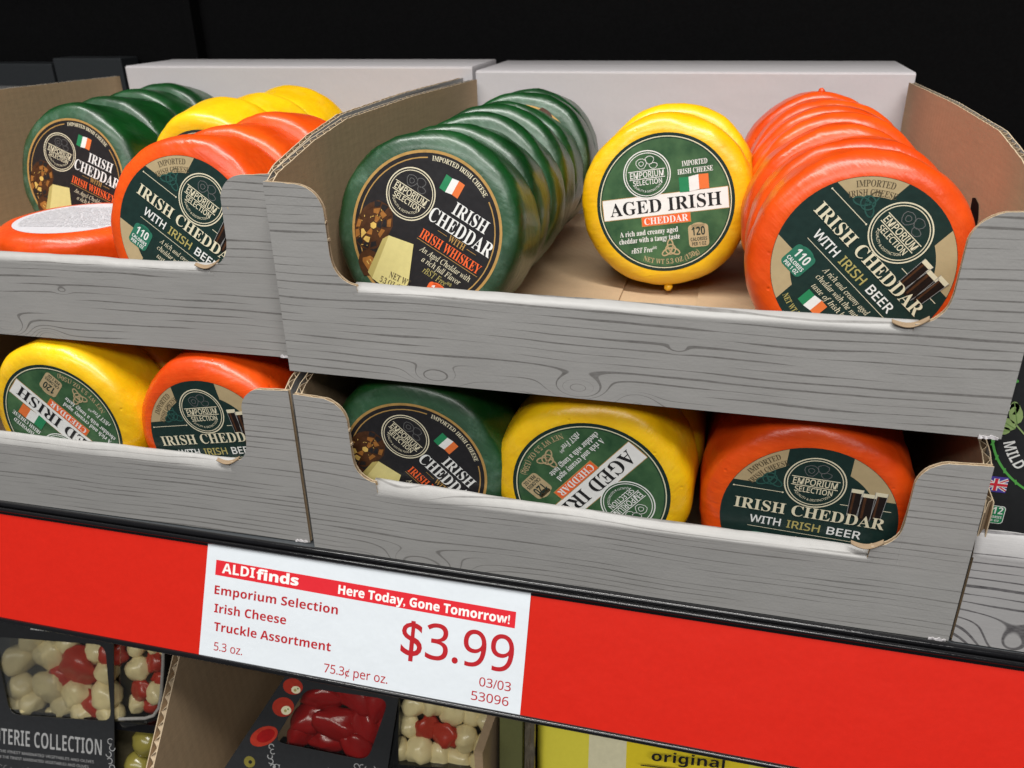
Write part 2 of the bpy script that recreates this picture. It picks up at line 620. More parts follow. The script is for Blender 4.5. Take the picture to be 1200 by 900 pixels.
# ------------------------------------------------------------ label artwork (radius 31.5 mm)
LR = 31.5


def seal(P, cx, cz, r, mat, L, dark, ang=0):
    k = r
    P.disc(cx, cz, r, dark, L)
    P.ring(cx, cz, r * 0.955, r, mat, L + 1)
    P.ring(cx, cz, r * 0.87, r * 0.90, mat, L + 1)
    # three truckles in outline
    for dx, dz, w, h in ((-0.20, 0.46, 0.44, 0.36), (-0.20, 0.46, 0.20, 0.16), (0.16, 0.58, 0.36, 0.28), (0.30, 0.34, 0.34, 0.20)):
        pts = [(cx + k * (dx + w * 0.5 * math.cos(a) * (1 + .15 * math.sin(3 * a))), cz + k * (dz + h * 0.6 * math.sin(a))) for a in [2 * PI * i / 10 for i in range(10)]]
        P.line(pts, k * 0.022, 'dim_ink' if dark != 'label_green' else mat, L + 1, closed=True)
    P.rect(cx, cz + k * 0.17, k * 1.55, k * 0.03, mat, L + 2, ang)
    P.rect(cx, cz - k * 0.16, k * 1.5, k * 0.03, mat, L + 2, ang)
    P.text('EMPORIUM', cx, cz + k * 0.005, k * 0.235, mat, L + 2, 'sans', w=k * 1.42, off=0.012)
    P.text('SELECTION', cx, cz - k * 0.315, k * 0.20, mat, L + 2, 'sans', w=k * 1.22, off=0.012)
    P.arc('QUALITY & DISTINCTION', cx, cz, k * 0.70, -90, k * 0.085, mat, L + 2, 'sans', w=k * 1.25, inward=True)


def knot(P, cx, cz, r, mat, L, w=None):
    w = w or r * 0.10
    for k in range(3):
        a0 = 90 + 120 * k
        px, pz = cx + 0.42 * r * math.cos(R(a0)), cz + 0.42 * r * math.sin(R(a0))
        pts = []
        for i in range(13):
            t = 2 * PI * i / 12
            e = 0.55 * r * math.cos(t); q = 0.27 * r * math.sin(t)
            c, s_ = math.cos(R(a0)), math.sin(R(a0))
            pts.append((px + e * c - q * s_, pz + e * s_ + q * c))
        P.line(pts, w, mat, L + (k == 1))
    P.ring(cx, cz, r * 0.42, r * 0.42 + w * 0.9, mat, L + 2, n=20)


def irish_flag(P, cx, cz, w, h, L, ang=0):
    c, s_ = math.cos(R(ang)), math.sin(R(ang))
    for i, m in enumerate(('flag_green', 'white', 'flag_orange')):
        x = (i - 1) * w / 3
        pts = []
        x0, x1 = x - w / 6, x + w / 6
        wave = lambda q: 0.06 * h * math.sin(q / w * 5.5)
        loc = [(x0, -h / 2 + wave(x0)), (x1, -h / 2 + wave(x1)), (x1, h / 2 + wave(x1)), (x0, h / 2 + wave(x0))]
        P.poly([(cx + a * c - b * s_, cz + a * s_ + b * c) for a, b in loc], m, L)


def badge(P, num, cx, cz, w, h, bg, ink, L, sub=('CALORIES', 'PER 1 OZ')):
    P.rect(cx, cz, w, h, bg, L, r=w * 0.18)
    P.disc(cx, cz + h * 0.42, w * 0.34, bg, L, n=20, rz=h * 0.16)
    P.text(num, cx, cz + h * 0.20, h * 0.36, ink, L + 1, 'bold', w=w * 0.66)
    P.text(sub[0], cx, cz - h * 0.15, h * 0.15, ink, L + 1, 'bold', w=w * 0.82)
    P.text(sub[1], cx, cz - h * 0.36, h * 0.15, ink, L + 1, 'bold', w=w * 0.7)


def beer_label():
    P = Print()
    r = LR
    P.disc(0, 0, r, 'label_dark_green', 0, 72)
    inner = 0.78
    for q in range(4):
        # annulus sector between the vertical and horizontal bands of the cross
        a_lo = math.degrees(math.asin(0.42)); a_hi = math.degrees(math.acos(0.355))
        pts = []
        for i in range(13):
            a = R(a_lo + (a_hi - a_lo) * i / 12)
            pts.append((r * 0.995 * math.cos(a), r * 0.995 * math.sin(a)))
        b_hi = math.degrees(math.acos(0.355 / inner)); b_lo = math.degrees(math.asin(0.42 / inner))
        for i in range(13):
            a = R(b_hi + (b_lo - b_hi) * i / 12)
            pts.append((r * inner * math.cos(a), r * inner * math.sin(a)))
        sx = 1 if q in (0, 3) else -1
        sz = 1 if q in (0, 1) else -1
        P.poly([(x * sx, z * sz) for x, z in pts], 'tan', 1)
    P.arc('IMPORTED', 0, 0, r * 0.925, 131, r * 0.075, 'tan_text', 2, 'serif', w=r * 0.42)
    P.arc('IRISH CHEESE', 0, 0, r * 0.825, 132, r * 0.070, 'tan_text', 2, 'serif', w=r * 0.52)
    knot(P, -0.50 * r, 0.50 * r, r * 0.17, 'knot_green', 1)
    seal(P, 0.0, 0.53 * r, 0.345 * r, 'cream', 2, 'label_dark_green')
    P.rect(-0.61 * r, 0.335 * r, 0.56 * r, 0.25, 'cream', 2)
    P.rect(0.60 * r, 0.29 * r, 0.56 * r, 0.25, 'cream', 2)
    for x in (-0.89 * r, -0.33 * r): P.disc(x, 0.335 * r, 0.35, 'cream', 3, 8)
    # three glasses of stout
    for dx, dz, w, h in ((0.47, 0.335, 0.135, 0.37), (0.73, 0.335, 0.135, 0.37), (0.605, 0.30, 0.17, 0.36)):
        x, z = dx * r, dz * r; a, b = w * r / 2, h * r / 2
        P.poly([(x - a * 0.78, z - b), (x + a * 0.78, z - b), (x + a, z + b), (x - a, z + b)], 'stout', 5)
        P.poly([(x - a * 0.45, z - b * 0.85), (x - a * 0.15, z - b * 0.85), (x - a * 0.25, z + b * 0.8), (x - a * 0.62, z + b * 0.8)], 'amber_dark', 6)
        P.poly([(x - a * 0.97, z + b * 0.80), (x + a * 0.97, z + b * 0.80), (x + a, z + b * 1.08), (x - a, z + b * 1.08)], 'cream', 6)
        P.line([(x - a * 0.78, z - b), (x - a, z + b * 1.08)], 0.16, 'grey_ink', 7)
        P.line([(x + a * 0.78, z - b), (x + a, z + b * 1.08)], 0.16, 'grey_ink', 7)
    P.text('IRISH CHEDDAR', 0, 0.11 * r, 0.155 * r, 'cream', 8, 'serif', w=1.70 * r)
    P.text('WITH', -0.46 * r, -0.105 * r, 0.105 * r, 'white', 3, 'sans', off=0.014, w=0.36 * r)
    P.text('IRISH', -0.02 * r, -0.105 * r, 0.105 * r, 'olive_gold', 3, 'sans', off=0.014, w=0.38 * r)
    P.text('BEER', 0.44 * r, -0.105 * r, 0.105 * r, 'white', 3, 'sans', off=0.014, w=0.38 * r)
    P.rect(0.1 * r, -0.215 * r, 1.5 * r, 0.2, 'cream', 2)
    for i, t in enumerate(('A rich and creamy aged', 'cheddar with the nutty', 'taste of Irish beer')):
        P.text(t, 0.12 * r, -0.31 * r - i * 0.105 * r, 0.068 * r, 'cream', 3, 'italic', w=(0.74, 0.72, 0.62)[i] * r)
    badge(P, '110', -0.52 * r, -0.46 * r, 0.30 * r, 0.30 * r, 'badge_green', 'white', 3)
    irish_flag(P, -0.03 * r, -0.67 * r, 0.30 * r, 0.17 * r, 3)
    P.arc('NET WT 5.3 OZ (150g)', 0, 0, r * 0.88, -90, r * 0.07, 'olive_gold', 3, 'serif', w=r * 0.66, inward=True)
    P.text('rBST Free**', 0.50 * r, -0.66 * r, 0.07 * r, 'cream', 3, 'bolditalic', w=0.36 * r)
    return P.mesh('irish_beer_label'), P.mats


def whiskey_label():
    P = Print()
    r = LR
    P.disc(0, 0, r, 'gold', 0, 72)
    P.disc(0, 0, r * 0.965, 'label_black', 1, 72)
    P.ring(0, 0, r * 0.90, r * 0.915, 'gold', 2, 118, 415)
    P.arc('IMPORTED IRISH CHEESE', 0, 0, r * 0.905, 87, r * 0.06, 'cream', 3, 'serif', w=r * 0.86)
    # tumbler of whiskey
    gx, gz = -0.64 * r, -0.30 * r
    def blob(cx, cz, rx, rz, mat, L, n=12, j=0.14, sd=0):
        rnd = random.Random(sd)
        P.poly([(cx + rx * (1 + rnd.uniform(-j, j)) * math.cos(2 * PI * i / n), cz + rz * (1 + rnd.uniform(-j, j)) * math.sin(2 * PI * i / n)) for i in range(n)], mat, L)
    blob(gx, gz, 0.24 * r, 0.34 * r, 'amber_dark', 2, n=16, sd=1, j=0.06)
    rg = random.Random(12)
    cols = ['amber', 'amber_dark', 'label_black', 'amber', 'amber_lite', 'amber_dark']
    for ringi, (q0, q1, nn) in enumerate(((0.045, 0.105, 6), (0.115, 0.165, 9), (0.175, 0.225, 13))):
        for i in range(nn):
            a0 = 2 * PI * (i + 0.12 + 0.3 * ringi) / nn; a1 = 2 * PI * (i + 0.88 + 0.3 * ringi) / nn
            j0, j1 = rg.uniform(-.012, .012), rg.uniform(-.015, .015)
            P.poly([(gx + (q + jj) * r * math.cos(a), gz + (q + jj) * r * 1.4 * math.sin(a)) for q, a, jj in ((q0, a0, j0), (q1, a0, j1), (q1, a1, j0), (q0, a1, j1))],
                   cols[(i * 5 + ringi * 2 + rg.randint(0, 2)) % 6], 3 + ringi)
    P.disc(gx, gz, 0.045 * r, 'amber_lite', 6, 6)
    for i in range(12):
        a = rg.uniform(0, 2 * PI); d = rg.uniform(0.05, 0.22) * r
        x, z = gx + d * math.cos(a), gz + d * math.sin(a) * 1.4
        P.line([(x, z), (x + rg.uniform(-.8, .8), z + rg.uniform(-.7, .7))], rg.uniform(0.12, 0.3), 'amber_lite', 7)
    # second tumbler low
    blob(-0.44 * r, -0.74 * r, 0.20 * r, 0.17 * r, 'amber_dark', 3, sd=8)
    blob(-0.42 * r, -0.74 * r, 0.14 * r, 0.09 * r, 'amber', 4, sd=9)
    for i in range(7):
        x, z = -0.5 * r + i * 0.8, -0.72 * r + random.uniform(-2, 2)
        P.line([(x, z), (x + 1.6, z + random.uniform(-1, 1))], 0.35, 'amber_lite', 5)
    # wedge of cheddar
    P.poly([(-0.33 * r, -0.90 * r), (-0.40 * r, -0.30 * r), (-0.06 * r, -0.22 * r), (0.22 * r, -0.92 * r)], 'cheese_print', 6)
    P.poly([(-0.33 * r, -0.90 * r), (-0.40 * r, -0.30 * r), (-0.45 * r, -0.38 * r), (-0.42 * r, -0.86 * r)], 'cheese_print_dark', 6)
    seal(P, -0.40 * r, 0.30 * r, 0.33 * r, 'cream', 2, 'label_black')
    irish_flag(P, 0.02 * r, 0.66 * r, 0.27 * r, 0.19 * r, 3)
    P.text('IRISH', 0.42 * r, 0.46 * r, 0.165 * r, 'white', 4, 'serif', w=0.50 * r)
    P.text('CHEDDAR', 0.40 * r, 0.245 * r, 0.185 * r, 'white', 4, 'serif', w=0.93 * r)
    P.text('WITH', 0.42 * r, 0.10 * r, 0.085 * r, 'gold', 4, 'serif', w=0.24 * r)
    for x in (0.20, 0.64): P.rect(x * r, 0.10 * r, 0.14 * r, 0.2, 'gold', 4)
    P.text('IRISH WHISKEY', 0.40 * r, -0.035 * r, 0.125 * r, 'text_orange', 5, 'serif', w=0.90 * r)
    P.rect(0.40 * r, -0.125 * r, 0.92 * r, 0.22, 'gold', 4)
    for i, t in enumerate(('An Aged Cheddar with', 'a rich full Flavor')):
        P.text(t, 0.42 * r, -0.205 * r - i * 0.105 * r, 0.075 * r, 'cream', 4, 'italic', w=(0.76, 0.58)[i] * r)
    P.text('rBST Free**', 0.42 * r, -0.42 * r, 0.085 * r, 'olive_gold', 4, 'italic', w=0.42 * r)
    badge(P, '110', 0.50 * r, -0.62 * r, 0.28 * r, 0.26 * r, 'badge_orange', 'white', 4)
    P.text('NET WT', 0.0, -0.70 * r, 0.085 * r, 'tan_text', 8, 'serif', w=0.30 * r, ang=8)
    P.text('5.3 OZ (150g)', -0.02 * r, -0.81 * r, 0.08 * r, 'tan_text', 8, 'serif', w=0.42 * r, ang=8)
    return P.mesh('irish_whiskey_label'), P.mats


def aged_label():
    P = Print()
    r = LR
    P.disc(0, 0, r, 'label_dark_green', 0, 72)
    P.disc(0, 0, r * 0.955, 'cream', 1, 72)
    P.disc(0, 0, r * 0.942, 'label_green', 2, 72)
    P.ring(0, 0, r * 0.925, r * 0.935, 'label_dark_green', 3)
    h = 0.165 * r; zc = -0.015 * r
    hw = math.sqrt((0.935 * r) ** 2 - h * h)
    P.poly([(-hw, zc - h * 0.95), (hw, zc - h * 0.95), (hw, zc + h * 0.95), (-hw, zc + h * 0.95)], 'gold', 3)
    P.poly([(-hw + .4, zc - h * 0.90), (hw - .4, zc - h * 0.90), (hw - .4, zc + h * 0.90), (-hw + .4, zc + h * 0.90)], 'white', 4)
    P.text('AGED IRISH', 0.0, zc, 0.195 * r, 'ink', 6, 'serif', w=1.62 * r)
    P.rect(0.0, -0.235 * r, 0.72 * r, 0.15 * r, 'gold', 5)
    P.rect(0.0, -0.235 * r, 0.70 * r, 0.13 * r, 'badge_orange', 6)
    P.text('CHEDDAR', 0.0, -0.235 * r, 0.10 * r, 'white', 7, 'serif', w=0.64 * r)
    seal(P, -0.22 * r, 0.44 * r, 0.345 * r, 'white', 5, 'label_green')
    irish_flag(P, 0.44 * r, 0.24 * r, 0.42 * r, 0.21 * r, 7)
    P.text('IMPORTED', 0.47 * r, 0.53 * r, 0.075 * r, 'white', 4, 'serif', w=0.36 * r)
    P.text('IRISH CHEESE', 0.47 * r, 0.42 * r, 0.075 * r, 'white', 4, 'serif', w=0.50 * r)
    for i, t in enumerate(('A rich and creamy aged', 'cheddar with a tangy taste')):
        P.text(t, -0.27 * r, -0.39 * r - i * 0.105 * r, 0.08 * r, 'white', 4, 'serif', w=(0.86, 0.90)[i] * r)
    P.text('rBST Free**', -0.36 * r, -0.65 * r, 0.08 * r, 'white', 4, 'bolditalic', w=0.38 * r)
    badge(P, '120', 0.45 * r, -0.52 * r, 0.29 * r, 0.33 * r, 'tan', 'label_dark_green', 4)
    knot(P, 0.03 * r, -0.68 * r, 0.15 * r, 'tan', 4, w=0.02 * r)
    P.arc('NET WT 5.3 OZ (150g)', 0, 0, r * 0.855, -88, r * 0.075, 'tan', 4, 'serif', w=r * 0.84, inward=True)
    return P.mesh('aged_irish_label'), P.mats


def foil_label():
    P = Print()
    P.disc(0, 0, 30.0, 'foil', 0, 60)
    rnd = random.Random(3)
    for i in range(16):
        z = 20 - i * 2.5
        w = 2 * math.sqrt(max(0, 27 ** 2 - z * z))
        P.text('Ingredients pasteurized milk salt enzymes cheese cultures'[rnd.randint(0, 12):][:44], 0, z, 1.5, 'dim_ink', 1, 'sans', w=w)
    return P.mesh('back_label'), P.mats


# ------------------------------------------------------------ cheese truckles
CR, CT = 40.0, 33.5


def truckle_mesh(name, seed, mat):
    prof = [(0.0, 0.0), (16, 0), (31.5, 0.0), (33.4, 0.25), (35.6, 1.0), (37.2, 1.9), (38.5, 3.2), (39.4, 5.0),
            (39.9, 7.5), (40.1, 12), (40.1, 19), (40.05, 25), (39.9, 28.8), (39.5, 31.0), (38.7, 32.4), (37.4, 33.1), (35.4, 33.4), (31, 33.5), (16, 33.5), (0, 33.5)]
    n = 84
    vs, fs = [], []
    idx = []
    for (rr, d) in prof:
        if rr == 0:
            idx.append([len(vs)]); vs.append(Vector((0, d, 0)))
            continue
        row = []
        for i in range(n):
            a = 2 * PI * i / n
            row.append(len(vs)); vs.append(Vector((rr * math.cos(a), d, rr * math.sin(a))))
        idx.append(row)
    for A, B in zip(idx, idx[1:]):
        for i in range(n):
            j = (i + 1) % n
            if len(A) == 1: fs.append((A[0], B[j], B[i]))
            elif len(B) == 1: fs.append((A[i], A[j], B[0]))
            else: fs.append((A[i], A[j], B[j], B[i]))
    s = Vector((seed * 13.7, seed * 5.1, 0))
    out = []
    for v in vs:
        rr = math.hypot(v.x, v.z)
        k = min(1, max(0, (rr - 31.5) / 5))
        d = noise.noise(v * 0.035 + s) * 1.5 + noise.noise(v * 0.11 + s) * 0.5 + noise.noise(v * 0.3 + s) * 0.22
        if rr > 0:
            dirn = Vector((v.x / rr, 0, v.z / rr))
            w = v + dirn * d * k
            w.y += k * 0.8 * noise.noise(v * 0.07 - s)
        else:
            w = v
        out.append(w * MM)
    me = bpy.data.meshes.new(name)
    me.from_pydata([tuple(v) for v in out], [], fs)
    me.materials.append(M[mat])
    for p in me.polygons:
        p.use_smooth = True
    return me


TM = {c: [truckle_mesh(c + '_truckle', k + i * 10, c + '_wax') for k in range(3)] for i, c in enumerate(('green', 'yellow', 'orange'))}
_lab = {'green': whiskey_label(), 'yellow': aged_label(), 'orange': beer_label()}
for c, (me, mats) in _lab.items():
    for m in mats:
        me.materials.append(M[m])
_fo = foil_label()
for m in _fo[1]:
    _fo[0].materials.append(M[m])
_count = {}


def nub_mesh(mat):
    bm = bmesh.new()
    bmesh.ops.create_icosphere(bm, subdivisions=2, radius=1.0)
    for v in bm.verts:
        v.co = Vector((v.co.x * 0.0022, v.co.y * 0.0020, v.co.z * 0.0018)) * (1 + 0.25 * noise.noise(v.co * 2))
    me = bpy.data.meshes.new('wax_drip'); bm.to_mesh(me); bm.free()
    me.materials.append(M[mat])
    for p in me.polygons: p.use_smooth = True
    return me


def truckle(color, x, y, tilt, yaw, roll, z0, label, group, flat_down=False, drip=None):
    """x, y in mm = centre of the front face; z0 = the floor it stands on"""
    k = _count.get(color, 0); _count[color] = k + 1
    me = TM[color][k % 3]
    o = bpy.data.objects.new(color + '_cheese_truckle', me)
    COL.objects.link(o)
    if flat_down:
        M3 = Matrix.Rotation(R(yaw), 3, 'Z') @ Matrix.Rotation(R(-90 + tilt), 3, 'X')
    else:
        M3 = Matrix.Rotation(R(yaw), 3, 'Z') @ Matrix.Rotation(R(-tilt), 3, 'X') @ Matrix.Rotation(R(roll), 3, 'Y')
    zmin = min((M3 @ v.co).z for v in me.vertices)
    o.rotation_euler = M3.to_euler()
    o.location = (x * MM, y * MM, z0 * MM - zmin)
    tag(o, label, 'cheese', group)
    src = _fo[0] if flat_down else _lab[color][0]
    l = bpy.data.objects.new('label', src)
    COL.objects.link(l)
    l.parent = o
    if drip is not None:
        d = bpy.data.objects.new('wax_drip', nub_mesh(color + '_wax'))
        COL.objects.link(d); d.parent = o
        a = R(drip - 0) 
        rr = 40.2
        # the drip sits on the rim at a world angle, so undo the roll
        ang = R(drip) + R(roll)
        d.location = (rr * MM * math.cos(ang), 0.006, rr * MM * math.sin(ang))
    return o


# ------------------------------------------------------------ corrugated trays
def height_at(prof, s):
    for (a, za), (b, zb) in zip(prof, prof[1:]):
        if s <= b:
            t = (s - a) / (b - a) if b > a else 0
            return za + (zb - za) * t
    return prof[-1][1]


def sample(prof, L, step):
    xs = set([p[0] for p in prof])
    k = 0
    while k * step < L:
        xs.add(k * step); k += 1
    xs.add(L)
    xs = sorted(x for x in xs if 0 <= x <= L)
    out = [xs[0]]
    for x in xs[1:]:
        if x - out[-1] > 0.02: out.append(x)
    return out


def corr_panel(name, L, prof, t, axis, at, mats, parent, z0=0.0, flip=False, pitch=6.0, bow=None, seed=0):
    """corrugated board of outline prof(s) standing along 'axis' (x or y); liners, and a real flute between.
    mats = outer liner, inner liner, flute. at = offset of its outer face; thickness goes inwards (flip reverses)."""
    sg = -1 if flip else 1
    bm = bmesh.new()
    li = 0.38
    xs = sample(prof, L, 2.5)

    def P(s, d, z):
        b = bow(s, z) if bow else 0
        j = 0.22 * noise.noise(Vector((s * 0.25, z * 0.3, seed + 3.3)))
        if axis == 'x': return (s * MM, (at + sg * d + b) * MM, z * MM)
        return ((at + sg * d + b) * MM, s * MM, z * MM)

    def liner(d0, d1, mi, dz):
        rows = []
        for s in xs:
            h = height_at(prof, s) + dz + 0.25 * noise.noise(Vector((s * 0.35, seed * 2.1 + d0, 0)))
            ring = []
            nz = 4
            zz = [z0 + (h - z0) * q / nz for q in range(nz + 1)]
            a = [bm.verts.new(P(s, d0, z)) for z in zz]
            b = [bm.verts.new(P(s, d1, z)) for z in zz]
            rows.append((a, b))
        for (a, b), (c, d) in zip(rows, rows[1:]):
            for q in range(len(a) - 1):
                f = bm.faces.new((a[q], c[q], c[q + 1], a[q + 1])); f.material_index = mi
                f = bm.faces.new((b[q], b[q + 1], d[q + 1], d[q])); f.material_index = mi
            f = bm.faces.new((a[-1], c[-1], d[-1], b[-1])); f.material_index = 3
            f = bm.faces.new((a[0], b[0], d[0], c[0])); f.material_index = 3
        for (a, b) in (rows[0], rows[-1]):
            for q in range(len(a) - 1):
                f = bm.faces.new((a[q], a[q + 1], b[q + 1], b[q])); f.material_index = 3

    liner(0, li, 0, 0)
    liner(t - li, t, 1, -0.1)
    # flute: a sine sheet between the liners, cut at the outline
    n = int(L / pitch * 6)
    prev = None
    for i in range(n + 1):
        s = L * i / n
        h = height_at(prof, s) - 0.35
        d = t / 2 + (t / 2 - li) * math.sin(2 * PI * s / pitch + seed)
        a = bm.verts.new(P(s, d - 0.13, z0 + 0.1)); b = bm.verts.new(P(s, d - 0.13, h))
        c = bm.verts.new(P(s, d + 0.13, h)); e = bm.verts.new(P(s, d + 0.13, z0 + 0.1))
        if prev:
            pa, pb, pc, pe = prev
            for q in ((pa, a, b, pb), (pb, b, c, pc), (pc, c, e, pe)):
                f = bm.faces.new(q); f.material_index = 3 if q[0] is pb else 2
        prev = (a, b, c, e)
    me = bm_mesh(bm, name)
    return link(name, me, list(mats) + ['kraft_cut'], parent)


TW, TD = 258.8, 266.0


def notch_profile(W, top=75.0, lip=38.0, xl=24.0, fold=4.0):
    """post, round shoulder, straight cut, round foot, lip; mirrored"""
    r1, r2 = 11.0, 10.0
    left = [(0, top + 0.6), (xl - r1 - 1, top)]
    for k in range(1, 9):
        a = R(90 - 80 * k / 8)
        left.append((xl - r1 - 1 + r1 * math.cos(a), top - r1 + r1 * math.sin(a)))
    zc = lip + r2
    x0 = left[-1][0]
    left.append((x0 + 0.5, zc + 1))
    for k in range(1, 9):
        a = R(180 + 85 * k / 8)
        left.append((x0 + 0.8 + r2 * (1 + math.cos(a)), zc + r2 * math.sin(a)))
    xe = left[-1][0]
    right = [(W - x, z) for x, z in reversed(left)]
    m = [(xe + 0.6, lip - fold - 1.2), (W - xe - 0.6, lip - fold - 1.2)]
    return left + m + right, xe


def tray(name, loc, rotz, grainmat, label, hfull, lipamp, seed, notch=True, lip=38.0, group='printed cardboard display trays', fold=4.0, fold_sag=0.0, slope=0.0):
    t = empty(name, tuple(c * MM for c in loc), (0, 0, R(rotz)))
    tag(t, label, 'cardboard tray', group)
    prof, xe = notch_profile(TW, lip=lip, fold=fold) if notch else ([(0, lip - fold - 1.2), (TW, lip - fold - 1.2)], 1.0)
    bow = lambda s, z: -lipamp * math.sin(PI * min(1, max(0, s / TW))) * min(1, max(0, (z - 2) / 36.0)) if z < 48 else -lipamp * math.sin(PI * s / TW) * max(0, 1 - (z - 38) / 30)
    fp = corr_panel('front_panel', TW, prof, 2.0, 'x', 0, (grainmat, 'kraft', 'kraft_dim'), t, bow=bow, seed=seed)
    # the folded-over lip: front skin rolls back over the edge and down inside
    x0, x1 = xe - 1.5, TW - xe + 1.5
    n = 60
    bm = bmesh.new()
    sec = [(-0.015, lip - fold - 1.7), (-0.02, lip - fold - 1.2), (-0.01, lip - fold - 0.6), (0.12, lip - fold), (0.6, lip - fold * 0.74), (1.4, lip - fold * 0.46), (2.4, lip - fold * 0.22), (3.3, lip - fold * 0.06), (4.1, lip - 0.05), (4.7, lip - 0.6), (4.9, lip - 2.5), (4.9, 3.5)]
    inner = [(4.3, 3.5), (4.3, lip - 2.6), (3.9, lip - 1.1), (3.0, lip - fold * 0.08 - 0.9), (2.0, lip - fold * 0.34 - 0.7), (1.0, lip - fold * 0.7 - 0.5), (0.42, lip - fold - 1.7)]
    loop = sec + inner
    rows = []
    for i in range(n + 1):
        s = x0 + (x1 - x0) * i / n
        e = min(1, min(i, n - i) / 3.0)
        row = []
        for (d, z) in loop:
            b = bow(s, min(z, 47))
            wz = 0.45 * noise.noise(Vector((s * 0.03, seed, 0.5))) + 0.25 * noise.noise(Vector((s * 0.12, seed, 1.5)))
            wz -= fold_sag * math.sin(PI * i / n) + slope * i / n
            wz = wz * min(1, max(0, (z - (lip - fold - 0.8)) / fold)) if z > lip - 9 else 0
            wd = 0.3 * noise.noise(Vector((s * 0.07, z * 0.1, seed + 9))) if z > lip - 5 and d > 0.2 else 0
            # the skin lifts away from the panel towards the fold
            row.append(bm.verts.new((s * MM, (d + b + wd) * MM, (z + wz) * MM)))
        rows.append(row)
    m = len(loop)
    for a, b in zip(rows, rows[1:]):
        for q in range(m):
            r_ = (q + 1) % m
            f = bm.faces.new((a[q], b[q], b[r_], a[r_]))
            f.smooth = 1 <= q < 11
            f.material_index = 1 if q >= len(sec) - 1 else 0
    for row, sg in ((rows[0], 1), (rows[-1], -1)):
        f = bm.faces.new(row if sg > 0 else row[::-1]); f.material_index = 1
    lipo = link('folded_lip', bm_mesh(bm, 'folded_lip'), [grainmat, 'kraft_cut'], t)
    sp = [(0, 75), (7, 77.5), (38, min(84, hfull)), (70, hfull), (150, hfull), (TD, hfull - 3.0 if hfull > 86 else hfull - 1)] if notch else [(0, 56), (3, 60), (20, 62), (60, 84), (TD, 85)]
    sp = [(max(0, a - 2.2), b) for a, b in sp]
    for nm, at, fl in (('side_wall', 0.0, False), ('side_wall', TW, True)):
        w = corr_panel(nm, TD - 4.4, sp, 2.8, 'y', at, (grainmat, 'kraft', 'kraft_dim'), t, flip=fl, seed=seed + at)
        w.location = (0, 0.0022, 0)
    corr_panel('back_wall', TW, [(0, 14), (TW, 14)], 2.0, 'x', TD, (grainmat, 'carton_white', 'kraft_dim'), t, flip=True, seed=seed)
    # floor flaps: bottom sheet with two outer flaps meeting over it
    box('floor', 2.9, TW - 2.9, 2.2, TD - 2.2, 0.0, 1.6, 'kraft', t)
    box('floor_flap', 3.2, 118, 4.4, TD - 3, 1.75, 2.6, 'kraft', t, bevel=0.15)
    box('floor_flap', 154, TW - 3.2, 4.4, TD - 3, 1.75, 2.6, 'kraft', t, bevel=0.15)
    # little uncut nicks left along the die-cut notch
    if notch:
        for px, pz in ((xe - 10.6, 55), (xe - 11.0, 61.5), (TW - xe + 10.6, 54), (TW - xe + 11.0, 62)):
            bm = bmesh.new()
            box_bm(bm, px - 0.9, px + 1.6, 0.1, 1.7, pz - 0.45, pz + 0.45)
            for v in bm.verts: v.co += Vector([random.uniform(-.2, .2) * MM for _ in range(3)])
            link('paper_nick', bm_mesh(bm, 'paper_nick'), ['kraft_cut'], t)
    if notch:
        for sd, x0_, ln in ((-1, TW - xe + 4.0, 11.0),):
            bm = bmesh.new()
            up_, lo_, inn = [], [], []
            for i in range(11):
                f_ = i / 10
                xx = x0_ + sd * ln * f_
                base = lip + 0.1 - 1.0 * math.sin(PI * f_) + (1.9 * (1 - f_) ** 2.5)
                hh = 0.5 * math.sin(PI * min(1, f_ * 1.02)) ** 0.8 + 0.12
                yy = bow(xx, lip) - 0.15 - 0.35 * math.sin(PI * f_)
                up_.append(bm.verts.new((xx * MM, (yy + 1.7) * MM, (base + 0.5) * MM)))
                inn.append(bm.verts.new((xx * MM, (yy + 0.9) * MM, (base - hh * 0.35) * MM)))
                lo_.append(bm.verts.new((xx * MM, yy * MM, (base - hh) * MM)))
            for i in range(10):
                a_ = bm.faces.new((up_[i], up_[i + 1], inn[i + 1], inn[i])); a_.material_index = 0
                a_ = bm.faces.new((inn[i], inn[i + 1], lo_[i + 1], lo_[i])); a_.material_index = 1
            te = link('torn_edge', bm_mesh(bm, 'torn_edge'), ['kraft_dim', 'kraft_dim'], t)
            md = te.modifiers.new('thickness', 'SOLIDIFY'); md.thickness = 0.0003
        rr_ = random.Random(int(seed * 10))
        for (cx_, cz_, w_, h_) in ((TW - 4, 0.3, 6, 1.2),):
            bm = bmesh.new()
            tp = [bm.verts.new(((cx_ + w_ * (i / 8 - .5)) * MM, (-0.10 + bow(cx_, 1) - rr_.uniform(0, .35)) * MM, (cz_ + h_ * rr_.uniform(0.1, 0.9)) * MM)) for i in range(9)]
            bt = [bm.verts.new(((cx_ + w_ * (i / 8 - .5)) * MM, (-0.10 + bow(cx_, 1) - rr_.uniform(0, .3)) * MM, (-0.15 + rr_.uniform(-.25, .2)) * MM)) for i in range(9)]
            for i in range(8):
                bm.faces.new((tp[i], tp[i + 1], bt[i + 1], bt[i]))
            ft = link('frayed_paper', bm_mesh(bm, 'frayed_paper'), ['carton_white'], t)
            md = ft.modifiers.new('thickness', 'SOLIDIFY'); md.thickness = 0.0002
    for ob in [t] + list(t.children):
        ob.color = (((seed * 0.37) % 1.0), 0, 0, 1)
    return t


# ------------------------------------------------------------ setting
def struct(name, *a, **k):
    o = box(name, *a, **k)
    o['kind'] = 'structure'
    return o


